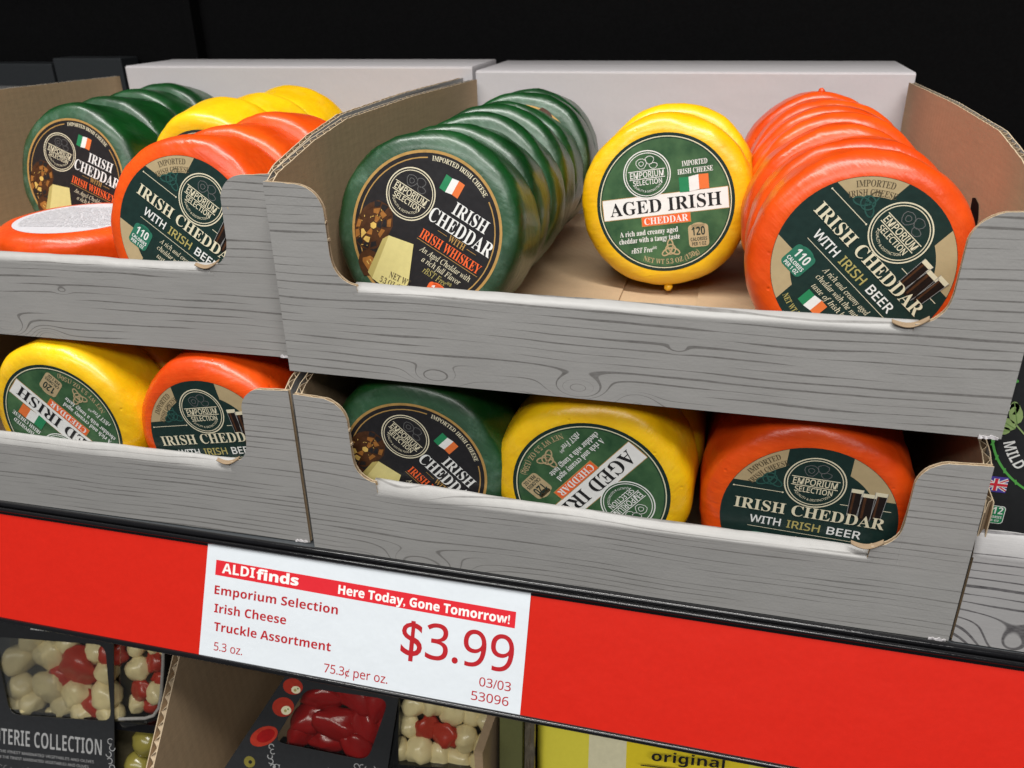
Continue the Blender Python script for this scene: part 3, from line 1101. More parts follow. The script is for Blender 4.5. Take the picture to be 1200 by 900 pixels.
struct('shelf_deck', -900, 1100, -3.5, 470, -6, -0.6, 'dark_metal')
struct('back_wall', -1400, 1500, 470, 490, -700, 900, 'black_wall')
struct('shelf_upright', -330, -322, 455, 469.5, -400, 900, 'black_wall')
struct('shelf_upright', 480, 488, 455, 469.5, -400, 900, 'black_wall')
struct('upper_shelf_deck', -900, 1100, 158, 468, 450, 458, 'dark_metal')
struct('lower_shelf_deck', -900, 1100, -90, 470, -196, -190, 'dark_metal')

# dark slotted steel rail far behind, upper left
t = empty('steel_rail', (-0.60, 0.44, 0.118))
tag(t, 'dark grey slotted steel shelf rail behind the trays at upper left', 'shelf rail')
box('beam', 0, 128, 0, 25, 8, 47, 'dark_metal', t, bevel=1.2)
box('beam', 131, 206, 0, 25, 14, 52, 'dark_metal', t, bevel=1.2)
box('lip_strip', 0, 128, -6, 0, 22, 27, 'grey_metal', t, bevel=0.6)
for k in range(6):
    box('slot', 6 + k * 20, 16 + k * 20, -7, -5.5, 21, 24.5, 'black_wall', t)


# ---- price rail
def extrude_x(name, sec, x0, x1, mat, parent, smooth=True):
    bm = bmesh.new()
    A = [bm.verts.new((x0 * MM, y * MM, z * MM)) for y, z in sec]
    B = [bm.verts.new((x1 * MM, y * MM, z * MM)) for y, z in sec]
    n = len(sec)
    for i in range(n):
        j = (i + 1) % n
        f = bm.faces.new((A[i], B[i], B[j], A[j])); f.smooth = smooth
    bm.faces.new(A[::-1]); bm.faces.new(B)
    return link(name, bm_mesh(bm, name), [mat], parent)


rail = empty('price_rail', (0, 0, 0), (0, 0, 0))
tag(rail, 'tilted shelf edge price rail with black beads and bright red insert strip', 'price rail')


def circ(cy, cz, r, n=16, sy=1.0):
    return [(cy + r * sy * math.cos(2 * PI * i / n), cz + r * math.sin(2 * PI * i / n)) for i in range(n)]


TILT = math.atan2(22, 47)
extrude_x('top_bead', circ(-6.2, 2.7, 1.5), -900, 1100, 'black_plastic', rail)
extrude_x('top_bead', circ(-8.9, 1.6, 1.05), -900, 1100, 'black_plastic', rail)
extrude_x('top_web', [(-9, 1.2), (-5, 1.6), (-4, 0.2), (-4, -3.0), (-9.3, -1.2)], -900, 1100, 'black_plastic', rail, False)
extrude_x('bottom_bead', circ(-30.9, -46.2, 1.25), -900, 1100, 'black_plastic', rail)
extrude_x('bottom_web', [(-30.6, -45.6), (-29.0, -45.0), (-28.0, -47.4), (-30.6, -47.4)], -900, 1100, 'black_plastic', rail, False)
extrude_x('backing', [(-7.9, 0.2), (-29.9, -46.2), (-28.6, -46.6), (-6.6, -0.2)], -900, 1100, 'black_plastic', rail, False)
# red strip laid in the rail: thin sheet just proud of the backing
bm = bmesh.new()
nrm = Vector((0, -math.cos(TILT), math.sin(TILT)))
pts0 = []
for x in [(-900 + 2000 * i / 40) for i in range(41)]:
    w = 0.12 * noise.noise(Vector((x * 0.02, 0, 0)))
    a = Vector((x, -8.35, 0.0)) + nrm * (0.45 + w)
    b = Vector((x, -30.1, -45.7)) + nrm * (0.45 + w)
    pts0.append((bm.verts.new(a * MM), bm.verts.new(b * MM)))
for (a, b), (c, d) in zip(pts0, pts0[1:]):
    bm.faces.new((a, b, d, c))
link('red_strip', bm_mesh(bm, 'red_strip'), ['red_strip'], rail)

# ---- price tag (its frame: origin at strip top, x along the rail, z up the strip)
tagP = Print(base=0.30)
tw = tagP
tw.add([(-47.8, 0.3), (101.0, 0.3), (101.0, -51.2), (-47.8, -51.2)], [(3, 2, 1, 0)], 'tag_paper', 0)
tw.add([(-43.0, -6.6), (95.6, -8.6), (95.6, -15.4), (-43.0, -13.4)], [(3, 2, 1, 0)], 'tag_red', 1)
SH = -2.0 / 138
tw.text('ALDI', -31.6, -9.9, 4.3, 'white', 2, 'bold', w=16.2, off=0.004)
tw.text('finds', -12.4, -10.2, 4.2, 'white', 2, 'bold', w=20.5, off=0.02)
tw.text('Here Today, Gone Tomorrow!', 55, -11.6, 3.7, 'white', 2, 'bold', w=76.5, shear=SH, off=0.012)
tw.text('Emporium Selection', -42.6, -20.0, 3.8, 'tag_dark_red', 2, 'bold', w=60.0, align='l')
tw.text('Irish Cheese', -42.0, -28.2, 3.8, 'tag_dark_red', 2, 'bold', w=35.5, align='l')
tw.text('Truckle Assortment', -41.4, -36.4, 3.8, 'tag_dark_red', 2, 'bold', w=57.0, align='l')
tw.text('5.3 oz.', -40.6, -45.2, 3.6, 'tag_dark_red', 2, 'sans', w=14.2, align='l', off=0.004)
tw.text('75.3¢ per oz.', 13.2, -45.8, 3.7, 'tag_dark_red', 2, 'sans', w=29.5, align='l', off=0.004)
tw.text('$3.99', 47.2, -26.5, 14.6, 'tag_dark_red', 2, 'sans', w=49.0, align='l', off=0.006)
tw.text('03/03', 96.2, -39.6, 3.6, 'tag_dark_red', 2, 'sans', w=13.5, align='r', off=0.004)
tw.text('53096', 95.8, -45.8, 3.6, 'tag_dark_red', 2, 'sans', w=16.0, align='r', off=0.004)
tg = link('price_tag', tw.mesh('price_tag'), tw.mats, None, loc=(0, -0.0084, 0.0002), rot=(-TILT, 0, 0))
tg.location = Vector((0, -8.35 * MM, 0.0)) + nrm * 0.5 * MM
tag(tg, 'white shelf price tag with red banner reading $3.99 Irish Cheese', 'price tag')

# ------------------------------------------------------------ trays
UZ = 85.9
# front faces; the lower trays carry the upper ones
tray('display_tray', (0, 0, 0), 0, M['grain_lower'], 'grey wood grain tray of three front cheeses directly above the price tag, lower tier', 85.2, 1.0, 1, fold=5.0, fold_sag=0.6, slope=2.8)
tray('display_tray', (0, 0.5, UZ), 0, M['grain_upper'], 'large grey wood grain tray in the middle of the upper tier, white carton behind', 88.0, 0.3, 4, fold=2.4)
DX = TW + 2.6


def left_origin(px, py, ang):
    return (px - TW * math.cos(R(ang)), py - TW * math.sin(R(ang)))


lx, ly = left_origin(-3.4, 12.5, 1.2)
tray('display_tray', (lx, ly, UZ), 1.2, M['grain_upper'], 'grey wood grain tray at upper left with an orange cheese lying flat in it', 88.0, 0.3, 2.2, fold=2.4)
mx_, my_ = left_origin(-3.4, 2.4, 0.9)
tray('display_tray', (mx_, my_, 0), 0.9, M['grain_lower'], 'grey wood grain tray at lower left showing an upside down yellow label', 85.2, 0.6, 3.1, fold=4.2)
tray('display_tray', (260.0, 0.5, 0), -0.4, M['grain_dark'], 'low fronted tray with bold black grain at the right edge of the photo', 85.2, 0.0, 5, notch=False, lip=48.0, fold=8.0)

# hand slot in the right wall of the main upper tray
P = Print(base=0)
bm = bmesh.new()
pts = [(84.5, 60.6), (80, 61.6), (74, 60.5), (70.6, 56), (71.0, 50), (76, 47.2), (80.5, 49), (83, 54)]
vs = [bm.verts.new(((TW - 3.05) * MM, y * MM, z * MM)) for y, z in pts]
bm.faces.new(vs)  # no hole is cut; black sheet painted for the dark seen through it
so = link('hand_slot', bm_mesh(bm, 'hand_slot'), ['black_wall'], [o for o in bpy.data.objects if o.type == 'EMPTY' and abs(o.location.z - UZ * MM) < 1e-6 and abs(o.location.x) < 1e-6][0])

# ------------------------------------------------------------ white cartons behind the trays
def carton(x0, x1, y0, y1, z0, z1, rot, label):
    t = empty('white_carton', (x0 * MM, y0 * MM, z0 * MM), (0, 0, R(rot)))
    tag(t, label, 'carton', 'white cartons standing behind the upper trays')
    W, D, H = x1 - x0, y1 - y0, z1 - z0
    box('carton_body', 0, W, 0, D, 0, H - 1.2, 'carton_white', t, bevel=0.8)
    box('lid_flap', 0.2, W - 0.2, 0.9, D * 0.5 - 0.4, H - 1.25, H - 0.8, 'carton_white', t, bevel=0.25)
    box('lid_flap', 0.2, W - 0.2, D * 0.5 + 0.4, D - 0.9, H - 1.25, H - 0.8, 'carton_white', t, bevel=0.25)
    return t


carton(0.8, 259.8, 268, 348, UZ - 1, 176.5, 0, 'white carton behind the main tray, right of the dark gap')
carton(-258.5, -2.6, 270, 330, UZ - 1, 178.5, 0.6, 'white carton behind the upper left tray, left of the dark gap')

# ------------------------------------------------------------ cheeses
ORD = ['frontmost', 'second', 'third', 'fourth', 'fifth', 'sixth', 'seventh', 'eighth']
FZ = UZ + 2.7


def stack(color, x, y, n, dx, tilt, yaw, roll, z0, where, first, group, step=34.0, rolls=None, drips=None, jit=0.8, thin=1.0, size=1.0):
    rnd = random.Random(hash((color, round(x))) % 1000 if False else int(abs(x) * 7 + len(where)))
    out = []
    for k in range(n):
        lab = first if k == 0 else '%s green' % ORD[k]
        if k:
            lab = '%s %s waxed truckle from the front in %s' % (ORD[k], color, where)
        jx = 0 if k == 0 else rnd.uniform(-jit, jit)
        tl = tilt if k == 0 else tilt + rnd.uniform(-1.8, 1.5)
        out.append(truckle(color, x + dx * k + jx, y + step * k, tl, yaw + (0 if k == 0 else rnd.uniform(-2.5, 2.5)),
                           roll if k == 0 else rnd.uniform(0, 360), z0, lab, group, drip=(drips or {}).get(k)))
        q = size if k == 0 else rnd.uniform(0.972, 1.0)
        out[-1].scale = (q, thin if k else 1.0, q)
    return out


G1, G2, G3 = 'green waxed cheddar truckles', 'yellow waxed cheddar truckles', 'orange waxed cheddar truckles'
# main upper tray
stack('green', 46.8, 40.0, 7, 0.5, 12.7, 0, 29, FZ, 'the left row of the main upper tray', 'green waxed truckle with black whiskey label facing front in the main upper tray', G1, step=29.2, thin=0.84, jit=1.8, size=1.02)
stack('yellow', 135.7, 118.1, 2, 0.4, 8.5, 0, -9, FZ, 'the middle of the main upper tray', 'yellow waxed truckle with upright green AGED IRISH label in the main upper tray', G2, drips={0: -84})
stack('orange', 212.4, 36.0, 7, -0.5, 7.2, 0, 43, FZ, 'the right row of the main upper tray', 'orange waxed truckle with slanting beer label at front of the main upper tray', G3, drips={6: 92}, step=29.4, thin=0.84, jit=1.6, size=0.985)
# upper left tray
stack('green', -188, 120, 4, -6.0, 10, 0, 22, FZ, 'the upper left tray', 'green waxed truckle with whiskey label facing front at upper left, behind the flat one', G1)
stack('yellow', -110, 133, 3, 2.0, -9, 0, 0, FZ, 'the upper left tray', 'frontmost yellow waxed truckle in the upper left tray, hidden behind orange', G2)
stack('orange', -56.5, 27.5, 3, 0.8, 10, 0, 34, FZ, 'the upper left tray', 'orange waxed truckle standing with beer label at the notch of the upper left tray', G3)
truckle('orange', -152, 76, 0, 8, 0, FZ, 'orange waxed truckle lying flat with silvery back label up in the upper left tray', G3, flat_down=True)
# lower tier
LZ = 2.7
stack('green', 48.0, 6.0, 2, 0.5, -3, 0, 44, LZ, 'the lower tray above the tag', 'green waxed truckle with whiskey label in the lower tray above the tag', G1)
stack('yellow', 121.8, 6.2, 2, 1.5, -3, 0, 130, LZ, 'the lower tray above the tag', 'yellow waxed truckle with steeply turned AGED IRISH label in the lower middle tray', G2)
stack('orange', 203.5, 6.2, 2, 0.5, -3, 0, 3, LZ, 'the lower tray above the tag', 'orange waxed truckle with level IRISH CHEDDAR label, lower tier', G3)
stack('yellow', -125, 5.5, 2, 0.5, -1, 0, -138, LZ, 'the lower left tray', 'yellow waxed truckle with upside down label in the lower left tray', G2)
stack('orange', -46.5, 6.8, 2, 0.5, -1, 0, -10, LZ, 'the lower left tray', 'orange waxed truckle beside the notch of the lower left tray', G3)

# ------------------------------------------------------------ black wrapped pack in the right tray
pk = empty('cheese_pack', (0.2645, 0.018, 0.0029))
tag(pk, 'black wrapped cheese pack with leaf print and UK flag in the right tray', 'cheese pack')
bm = bmesh.new()
box_bm(bm, -1.5, 96, 0, 60, 0, 122)
link('wrapper', bm_mesh(bm, 'wrapper', 3.0, 3), ['sleeve'], pk, smooth=True)
P = Print(base=0.08)
# artwork frame: origin = (0, z 97)
Z0 = 97.0
P.ring(27, Z0 - 15, 30.2, 31.0, 'lime', 1, 150, 300, n=90)
for i in range(13):
    a = R(152 + i * 11.5)
    P.rect(27 + 30.6 * math.cos(a), Z0 - 15 + 30.6 * math.sin(a), 2.0, 0.8, 'lime', 2, ang=152 + i * 11.5 + 60)
P.ring(27, Z0 - 15, 19.4, 20.2, 'lime', 1, 90, 320, n=70)
for (cx, cz, a, l, w) in ((0.2, -16.2, 150, 8.0, 3.8), (2.5, -12.0, 108, 9.0, 4.2), (-0.6, -19.5, 190, 6.0, 3.0)):
    c, s_ = math.cos(R(a)), math.sin(R(a))
    pts = []
    for i in range(12):
        t_ = 2 * PI * i / 12
        e = l / 2 * math.cos(t_); q = w / 2 * math.sin(t_) * (1 - 0.25 * math.cos(t_))
        pts.append((cx + e * c - q * s_, Z0 + cz + e * s_ + q * c))
    P.poly(pts, 'leaf', 2)
    P.line([(cx - l / 2 * c, Z0 + cz - l / 2 * s_), (cx + l / 2 * c, Z0 + cz + l / 2 * s_)], 0.3, 'leaf_dark', 3)
P.line([(3.5, Z0 - 16.5), (7.5, Z0 - 20.5)], 0.5, 'leaf', 2)
P.arc('MILD', 27, Z0 - 15, 25.6, 212, 3.6, 'white', 2, 'bold', w=11.5, inward=True)
P.arc('S', 27, Z0 - 15, 27.0, 170, 5.6, 'white', 2, 'bold', w=4.6)
fx, fz = 2.2, Z0 - 41.0
P.rect(fx, fz, 7.6, 6.4, 'blue', 1)
for s_ in (1, -1):
    P.line([(fx - 3.7, fz - s_ * 2.3), (fx + 3.7, fz + s_ * 2.3)], 1.2, 'white', 2)
    P.line([(fx - 3.7, fz - s_ * 2.3), (fx + 3.7, fz + s_ * 2.3)], 0.45, 'flag_red', 3)
P.rect(fx, fz, 7.6, 1.8, 'white', 4); P.rect(fx, fz, 1.8, 5.0, 'white', 5)
P.rect(fx, fz, 7.6, 1.0, 'flag_red', 6); P.rect(fx, fz, 1.0, 5.0, 'flag_red', 7)
P.rect(4.3, Z0 - 53.6, 6.8, 7.6, 'white', 1, r=1.3)
P.rect(4.3, Z0 - 53.6, 6.3, 7.1, 'flag_green', 2, r=1.1)
P.text('112', 4.3, Z0 - 51.8, 2.9, 'white', 3, 'bold', w=5.2)
P.text('CALORIES', 4.3, Z0 - 54.6, 1.0, 'white', 3, 'bold', w=5.4)
P.text('PER OZ', 4.3, Z0 - 56.1, 0.8, 'white', 3, 'bold', w=4.2)
P.rect(40, Z0 + 17, 84, 8, 'lime', 1)
link('printed_label', P.mesh('pack_print'), P.mats, pk)


# ------------------------------------------------------------ lower shelf goods
def frame_root(name, O, yaw, tilt, label, cat, group=None):
    t = empty(name, tuple(c * MM for c in O), (Matrix.Rotation(R(yaw), 3, 'Z') @ Matrix.Rotation(R(-tilt), 3, 'X')).to_euler())
    tag(t, label, cat, group)
    return t


def blob_mesh(name, mat, r, seed, flatten=1.0, stalk=False, rough=0.25):
    bm = bmesh.new()
    bmesh.ops.create_icosphere(bm, subdivisions=3, radius=1.0)
    s = Vector((seed * 3.1, seed * 1.7, seed))
    for v in bm.verts:
        d = 1 + rough * noise.noise(v.co * 1.3 + s) + 0.08 * noise.noise(v.co * 4 + s)
        if stalk:
            q = math.hypot(v.co.x - 0.1, v.co.z)
            if v.co.y < 0 and q < 0.42: d *= 0.86 + 0.14 * (q / 0.42)
            if v.co.y < 0 and q < 0.14: d *= 1.22
        v.co = Vector((v.co.x, v.co.y * flatten, v.co.z)) * d * r * MM
    me = bpy.data.meshes.new(name); bm.to_mesh(me); bm.free()
    me.materials.append(M[mat])
    for p in me.polygons: p.use_smooth = True
    return me


MUSH = [blob_mesh('mushroom', 'mushroom', 1.0, i, 0.8, True, 0.3) for i in range(4)]
PEP = [blob_mesh('pepper_piece', 'pepper', 1.0, i + 9, 0.5, False, 0.5) for i in range(3)]
DPEP = [blob_mesh('pepper_piece', 'dark_pepper', 1.0, i + 5, 0.6, False, 0.45) for i in range(3)]
OLV = blob_mesh('olive', 'olive', 1.0, 2, 0.9, False, 0.1)


def piece(parent, name, me, x, z, y, r, rot=None):
    o = bpy.data.objects.new(name, me)
    COL.objects.link(o)
    o.parent = parent
    o.location = (x * MM, y * MM, z * MM)
    o.scale = (r, r, r)
    o.rotation_euler = rot or (random.uniform(-.4, .4), random.uniform(0, 6), random.uniform(-.4, .4))
    return o


def card_with_window(outer, win, y, th, mat, parent, name):
    """card sheet with a hole; both outlines have the same number of points"""
    bm = bmesh.new()
    n = len(outer)
    F = [[bm.verts.new((p[0] * MM, (y + d) * MM, p[1] * MM)) for p in L] for d in (0, th) for L in (outer, win)]
    o0, w0, o1, w1 = F
    for i in range(n):
        j = (i + 1) % n
        bm.faces.new((o0[i], o0[j], w0[j], w0[i]))
        bm.faces.new((o1[i], w1[i], w1[j], o1[j]))
        bm.faces.new((o0[i], o1[i], o1[j], o0[j]))
        bm.faces.new((w0[i], w0[j], w1[j], w1[i]))
    return link(name, bm_mesh(bm, name), [mat], parent)


def round_poly(c, r, k=4):
    """rounded quad through corners c (ccw)"""
    out = []
    n = len(c)
    for i in range(n):
        p = Vector(c[i]); a = (Vector(c[i - 1]) - p).normalized(); b = (Vector(c[(i + 1) % n]) - p).normalized()
        A, B = p + a * r, p + b * r
        for q in range(k + 1):
            t_ = q / k
            out.append(tuple((A * (1 - t_) ** 2 + p * 2 * t_ * (1 - t_) + B * t_ ** 2)))
    return out


def sheet(name, pts, y, mat, parent, th=0.3):
    bm = bmesh.new()
    a = [bm.verts.new((x * MM, y * MM, z * MM)) for x, z in pts]
    b = [bm.verts.new((x * MM, (y + th) * MM, z * MM)) for x, z in pts]
    bm.faces.new(a); bm.faces.new(b[::-1])
    for i in range(len(a)):
        j = (i + 1) % len(a)
        bm.faces.new((a[i], b[i], b[j], a[j]))
    return link(name, bm_mesh(bm, name), [mat], parent)


# --- antipasti tray, left
GP = 'antipasti trays on the shelf below'
ap = frame_root('antipasti_tray', (-110, 10, -80), 6, 22, 'black sleeved antipasti tray of pale mushrooms and red pepper under the rail, far left', 'food tray', GP)
box('tray_back', -100, 8, 22, 24, -100, 8, 'oil', ap, bevel=0.8)
box('tray_side', 6.3, 8, 1.5, 22, -100, 8, 'black_plastic', ap, bevel=0.4)
box('tray_divider', -100, 6, 3.5, 22, -57.2, -52.5, 'black_plastic', ap, bevel=0.4)
outer = [(-101, -100)] * 5 + [(-19.6, -100)] * 5 + [(-21.6, 12)] * 5 + [(-101, 12)] * 5
win = round_poly([(-82, -53.5), (-22, -51), (-26, -9.5), (-92, -11)], 6)
card_with_window(outer, win, 0, 0.5, 'sleeve', ap, 'sleeve')
sheet('window_film', round_poly([(-83, -54.5), (-21, -52), (-25, -8.5), (-93, -10)], 5), 0.9, 'film', ap)
sheet('lid_film', round_poly([(-18, -55), (5, -48), (6, -5), (-18, -5)], 5), 0.9, 'film', ap)
rm = random.Random(5)
loc_m = [(-84, -26, 8), (-82, -42, 7.5), (-66, -22, 8), (-65, -39, 8), (-74, -50, 6), (-57, -50, 7), (-48, -42, 7), (-43, -52, 6), (-31, -41, 7.5), (-28, -51, 6.5), (-38, -18, 6.5), (-75, -14, 6), (-30, -28, 6), (-55, -14, 6), (-86, -53, 6), (-62, -56, 5)]
for i, (x, z, r) in enumerate(loc_m):
    piece(ap, 'mushroom', MUSH[i % 4], x, z, 9 + rm.uniform(-1.5, 1.5), r * 1.12, (rm.uniform(-.5, .5), rm.uniform(0, 6), rm.uniform(-.5, .5)))
for i, (x, z, r) in enumerate([(-47, -27, 12), (-39, -49, 9), (-58, -33, 7), (-28, -18, 8)]):
    piece(ap, 'pepper_piece', PEP[i % 3], x, z, 9.5, r, (0.2, i * 1.3, 0.1))
for i, (x, z, r, k) in enumerate([(-13, -12, 6, 0), (-4, -11, 5.5, 0), (-12, -24, 6.5, 0), (-3, -20, 6, 1), (-10, -36, 6, 1), (1, -29, 5.5, 1), (-2, -37, 6, 0), (-14, -45, 5.5, 0), (-5, -46, 5, 1), (2, -14, 5, 0)]):
    piece(ap, 'mushroom' if k == 0 else 'pepper_piece', (MUSH if k == 0 else PEP)[i % 3], x, z, 10 + rm.uniform(-2, 2), r)
for x, z, r in ((-8, -66, 8), (-13, -80, 8), (0, -78, 7.5), (-7, -93, 8)):
    piece(ap, 'olive', OLV, x, z, 11, r)
for x in range(-92, -22, 13):
    piece(ap, 'olive', OLV, x, -93 + (x % 3), 12, 7.5)
# clear rim of the tray, running down the right side and round the corner
rimp = [(7.2, 2), (6.8, -18), (6.0, -34), (4.8, -41), (1.8, -45.5), (-3, -47.5), (-18, -49.5)]
bm = bmesh.new()
prev = None
for i, (x, z) in enumerate(rimp):
    x2, z2 = rimp[min(i + 1, len(rimp) - 1)]; x1, z1 = rimp[max(i - 1, 0)]
    L_ = math.hypot(x2 - x1, z2 - z1); nx_, nz_ = (z2 - z1) / L_, -(x2 - x1) / L_
    ring_ = [bm.verts.new(((x + nx_ * 0.9 * math.cos(a)) * MM, (0.6 + 0.9 * math.sin(a)) * MM, (z + nz_ * 0.9 * math.cos(a)) * MM)) for a in [2 * PI * q / 8 for q in range(8)]]
    if prev:
        for q in range(8):
            f = bm.faces.new((prev[q], ring_[q], ring_[(q + 1) % 8], prev[(q + 1) % 8])); f.smooth = True
    prev = ring_
link('tray_rim', bm_mesh(bm, 'tray_rim'), ['rim_plastic'], ap)
P = Print(base=0.05)
P.text('CHARCUTERIE COLLECTION', -27.5, -66.0, 8.6, 'grey_ink', 1, 'bold', w=86, align='r', off=-0.008)
# keep only what stands on the sleeve: the word starts off the left edge of the photo
for i, (w_, z) in enumerate(((88, -74.4), (80, -77.6))):
    P.text('CRAFTED WITH CARE FROM THE FINEST MARINATED VEGETABLES AND OLIVES', -32 - i * 3, z, 1.5, 'grey_ink', 1, 'sans', w=w_, align='r')
P.text('Mushrooms', -62, -4.0, 2.3, 'white', 1, 'bold', w=15)
for k in range(5):
    P.ring(-22.5 + 1.2 * math.sin(k * 2), -62 - k * 3.6, 1.3, 1.75, 'grey_ink', 1, 40 + k * 70, 300 + k * 70, n=22)
    P.ring(-88 + k * 4.2, -84, 1.6, 2.0, 'dim_ink', 1, 40 + k * 50, 260 + k * 50, n=22)
link('sleeve_print', P.mesh('sleeve_print'), P.mats, ap)

# --- open cardboard tray around the peppers: its left wall, seen from inside
dv = empty('shelf_carton', (-0.085, 0, 0))
tag(dv, 'brown corrugated carton wall between the two antipasti trays under the rail', 'cardboard box')
bm = bmesh.new()
poly = [(6.0, -64), (-4.0, -74), (-52.0, -130), (-52.0, -189), (150, -189), (150, -64)]


def wall_sheet(x0, x1, pl, mi):
    a = [bm.verts.new((x0 * MM, y * MM, z * MM)) for y, z in pl]
    b = [bm.verts.new((x1 * MM, y * MM, z * MM)) for y, z in pl]
    f = bm.faces.new(a); f.material_index = mi
    f = bm.faces.new(b[::-1]); f.material_index = mi
    for i in range(len(a)):
        j = (i + 1) % len(a)
        f = bm.faces.new((a[i], b[i], b[j], a[j])); f.material_index = 1


wall_sheet(0, 0.45, poly, 0)
wall_sheet(3.6, 4.05, poly, 0)
link('side_wall', bm_mesh(bm, 'side_wall'), ['kraft', 'kraft_cut'], dv)
# zigzag flute seen in the cut front edge
bm = bmesh.new()
prev = None
for i in range(49):
    f_ = i / 48
    y, z = 3.0 + (-52 - 3.0) * f_ + 0.6, -67 - (130 - 67) * f_
    x = 0.5 + 3.05 * (0.5 + 0.5 * math.sin(i * PI / 2 + 0.3))
    a = bm.verts.new((x * MM, y * MM, z * MM)); b = bm.verts.new((x * MM, (y + 30) * MM, z * MM))
    if prev: bm.faces.new((prev[0], a, b, prev[1]))
    prev = (a, b)
fl = link('flute', bm_mesh(bm, 'flute'), ['kraft_cut'], dv)
md = fl.modifiers.new('thickness', 'SOLIDIFY'); md.thickness = 0.0003
box('floor', 4.1, 160, -45, 150, -189.5, -187.5, 'kraft', dv)
box('side_wall', 159, 163, -12, 150, -189, -94, 'kraft', dv)

# --- stuffed peppers tray
pp = frame_root('antipasti_tray', (10, 10, -90), 8, 22, 'antipasti tray of dark red peppers in a black sleeve, below the price tag', 'food tray', GP)
box('tray_back', -41, 66, 22, 24, -88, 3, 'oil', pp, bevel=0.8)
box('tray_divider', 11.5, 17.5, 3, 22, -88, 2, 'black_plastic', pp, bevel=0.4)
box('tray_divider', -50, 66, 3, 22, -44, -40.5, 'black_plastic', pp, bevel=0.4)
o_ = [(-72, -50)] * 5 + [(12, -50)] * 5 + [(18.5, 2)] * 5 + [(-41, 2.2)] * 5
o_ = [(-100, -92)] * 5 + [(6.0, -92)] * 5 + [(18.5, 0)] * 5 + [(-40.5, 2.2)] * 5
w_ = round_poly([(-46.5, -32.5), (2.5, -38.5), (13.0, -6.0), (-29.5, -3.2)], 6)
card_with_window(o_, w_, 0, 0.5, 'sleeve', pp, 'sleeve')
sheet('window_film', round_poly([(-47.5, -33.5), (3.5, -39.5), (14, -5), (-30.5, -2.2)], 6), 0.9, 'film', pp)
o2 = [(6.0, -92)] * 5 + [(68.5, -92)] * 5 + [(68.5, -6)] * 5 + [(18.7, -0.5)] * 5
w2 = round_poly([(8.5, -60), (65.5, -60), (65.5, -10.5), (22.0, -5.5)], 6)
card_with_window(o2, w2, 2.2, 0.5, 'film', pp, 'lid_film')
sheet('window_film', round_poly([(8.5, -60), (65.5, -60), (65.5, -10.5), (22.0, -5.5)], 6), 1.0, 'film', pp)
for i, (x, z, r) in enumerate([(-24, -11, 9), (-8, -10, 8.5), (5, -14, 8), (-30, -24, 9), (-15, -25, 10), (-1, -27, 9.5), (-36, -33, 8), (-20, -36, 8), (-4, -37, 8), (8, -22, 7)]):
    q = piece(pp, 'pepper_piece', DPEP[i % 3], x, z, 10 + rm.uniform(-2, 2), r, (0.1, i * 0.9, 0.15))
    q.scale = (r * 1.35, r * 0.8, r * 0.78)
for i, (x, z, r, k) in enumerate([(24, -12, 6, 0), (33, -11, 6.5, 0), (43, -14, 7, 0), (54, -14, 7, 0), (62, -18, 6.5, 0), (20, -24, 6, 0), (30, -24, 6, 1), (40, -27, 6.5, 1), (50, -28, 6.5, 0), (60, -30, 6.5, 0), (16, -36, 6.5, 0), (27, -36, 7, 0), (37, -38, 6.5, 0), (48, -40, 7, 0), (59, -42, 7, 0), (24, -48, 7, 0), (40, -50, 7, 0), (55, -54, 7, 0)]):
    piece(pp, 'mushroom' if k == 0 else 'pepper_piece', (MUSH if k == 0 else PEP)[i % 3], x, z, 11 + rm.uniform(-2, 2), r * 1.05)
P = Print(base=0.05)
for (cx, cz, rx, rz, a) in ((-36.5, -3.0, 5.2, 4.2, 0), (-41.5, -14.0, 5.8, 5.0, 20), (-51.5, -30.0, 8.0, 4.6, 30)):
    c, s_ = math.cos(R(a)), math.sin(R(a))
    e = lambda k, dx, dz: [(cx + dx + k * rx * math.cos(t) * c - k * rz * math.sin(t) * s_, cz + dz + k * rx * math.cos(t) * s_ + k * rz * math.sin(t) * c) for t in [2 * PI * i / 24 for i in range(24)]]
    P.poly(e(1, 0, 0), 'pepper', 1)
    if a != 30:
        P.poly(e(0.46, 1.6, -1.6), 'lemon_pale', 2)
        P.disc(cx + 1.2, cz - 1.8, 0.8, 'cheese_print_dark', 3, 7); P.disc(cx + 2.6, cz - 0.9, 0.5, 'leaf_dark', 3, 6)
    else:
        P.poly(e(0.66, 1.0, 0.4), 'dark_pepper', 2)
P.disc(-59, -44, 3.0, 'olive', 1, 18); P.disc(-58.6, -44, 1.0, 'ink', 2, 12)
P.text('Sweet', -37, -48.0, 7.0, 'grey_ink', 1, 'italic', w=22, ang=-4)
P.rect(-19, -48.5, 0.8, 10, 'grey_ink', 1, ang=-18)
P.text('CHARRED', -2.5, -51.0, 7.0, 'white', 1, 'bold', w=26, ang=-4)
for k in range(5):
    P.ring(-47.5 + 0.9 * math.sin(k * 2), -35 - k * 2.6, 1.0, 1.5, 'grey_ink', 2, k * 70, 250 + k * 70, n=20)
    P.ring(-3 + k * 2.8, -41.5 - 0.3 * k + math.sin(k * 3) * 0.8, 1.0, 1.45, 'grey_ink', 2, k * 60, 250 + k * 60, n=20)
link('sleeve_print', P.mesh('sleeve_print'), P.mats, pp)

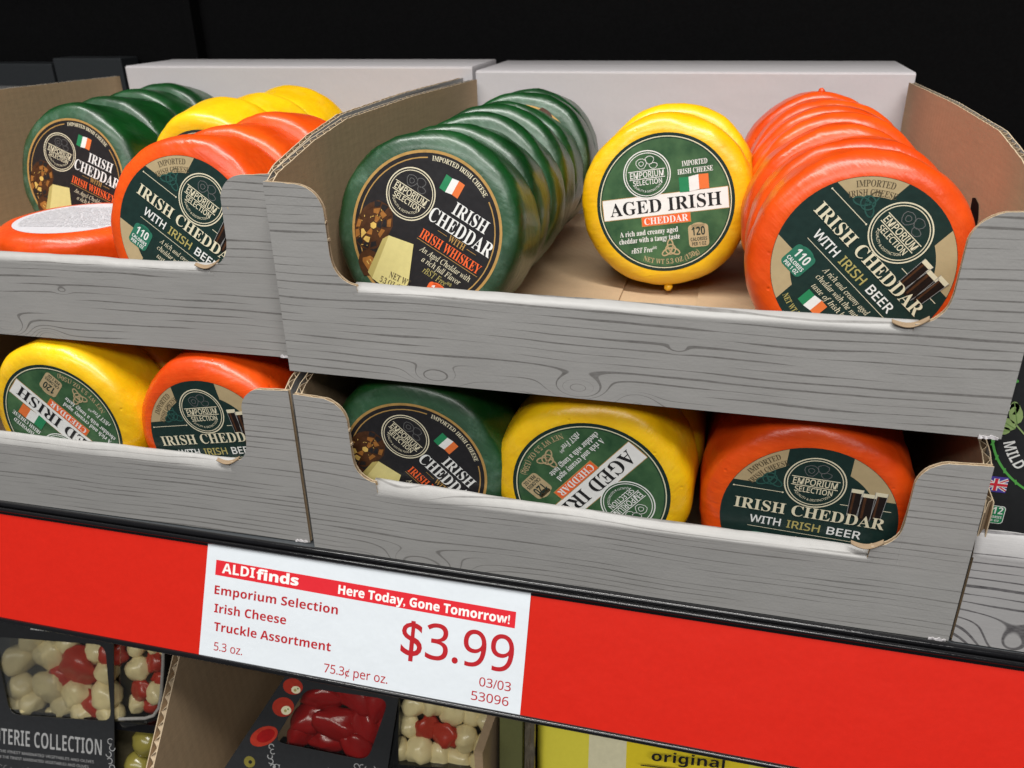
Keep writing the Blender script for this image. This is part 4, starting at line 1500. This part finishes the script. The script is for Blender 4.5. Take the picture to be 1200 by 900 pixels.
# --- olive green box, crimped foil pack, yellow bag
ob = frame_root('olive_box', (110, 12, -90), 8, 12, 'olive green carton edge between the pepper tray and foil pack', 'box')
box('box_body', -29.5, -18.4, 0, 60, -98, 1.0, 'olive_card', ob, bevel=0.6)
fp_ = frame_root('foil_pack', (110, 12, -90), 8, 12, 'narrow crinkled bronze foil pack standing beside the pale yellow bag', 'foil pack')
bm = bmesh.new()
rows = []
for i in range(41):
    z = 1 - 99 * i / 40
    row = []
    for j in range(9):
        x = -17.6 + 5.0 * j / 8
        y = 2 + 1.6 * noise.noise(Vector((x * 0.5, z * 0.12, 1))) + 1.2 * abs(math.sin(x * 0.9 + 0.6 * noise.noise(Vector((0, z * .05, 0)))))
        row.append(bm.verts.new((x * MM, y * MM, z * MM)))
    rows.append(row)
for a, b in zip(rows, rows[1:]):
    for q in range(8):
        f = bm.faces.new((a[q], b[q], b[q + 1], a[q + 1])); f.smooth = True
fo = link('foil_skin', bm_mesh(bm, 'foil_skin'), ['steel_foil'], fp_)
md = fo.modifiers.new('thickness', 'SOLIDIFY'); md.thickness = 0.0004
yb = frame_root('yellow_bag', (110, 12, -90), 8, 12, 'glossy yellow snack bag printed original at the bottom of the photo', 'bag')
bm = bmesh.new()
nx, nz = 36, 26
rows = []
for k in range(nz + 1):
    z = -2 - 96 * k / nz
    row = []
    for j in range(nx + 1):
        x = -12 + 130 * j / nx
        e = math.sin(PI * min(1, max(0, (x + 12) / 130)))
        y = 3 - 9 * (e ** 0.4) * min(1, (0.15 + k / nz * 2)) + 1.0 * noise.noise(Vector((x * 0.05, z * 0.03, 4)))
        row.append(bm.verts.new((x * MM, (y + 8) * MM, z * MM)))
    rows.append(row)
for a, b in zip(rows, rows[1:]):
    for q in range(nx):
        f = bm.faces.new((a[q], b[q], b[q + 1], a[q + 1])); f.smooth = True
        x = -12 + 130 * (q + .5) / nx
        f.material_index = 1 if 13 < x < 30 else (2 if 30 <= x < 88 else 0)
bo = link('bag_film', bm_mesh(bm, 'bag_film'), ['lemon', 'lemon_pale', 'lemon_deep'], yb)
md = bo.modifiers.new('thickness', 'SOLIDIFY'); md.thickness = 0.0004
P = Print(base=-1.0)
P.text('original', 60, -17.0, 5.2, 'ink', 1, 'bold', w=34, ang=-2)
P.rect(58, -23.0, 40, 0.6, 'ink', 1, ang=-3)
link('bag_print', P.mesh('bag_print'), P.mats, yb)
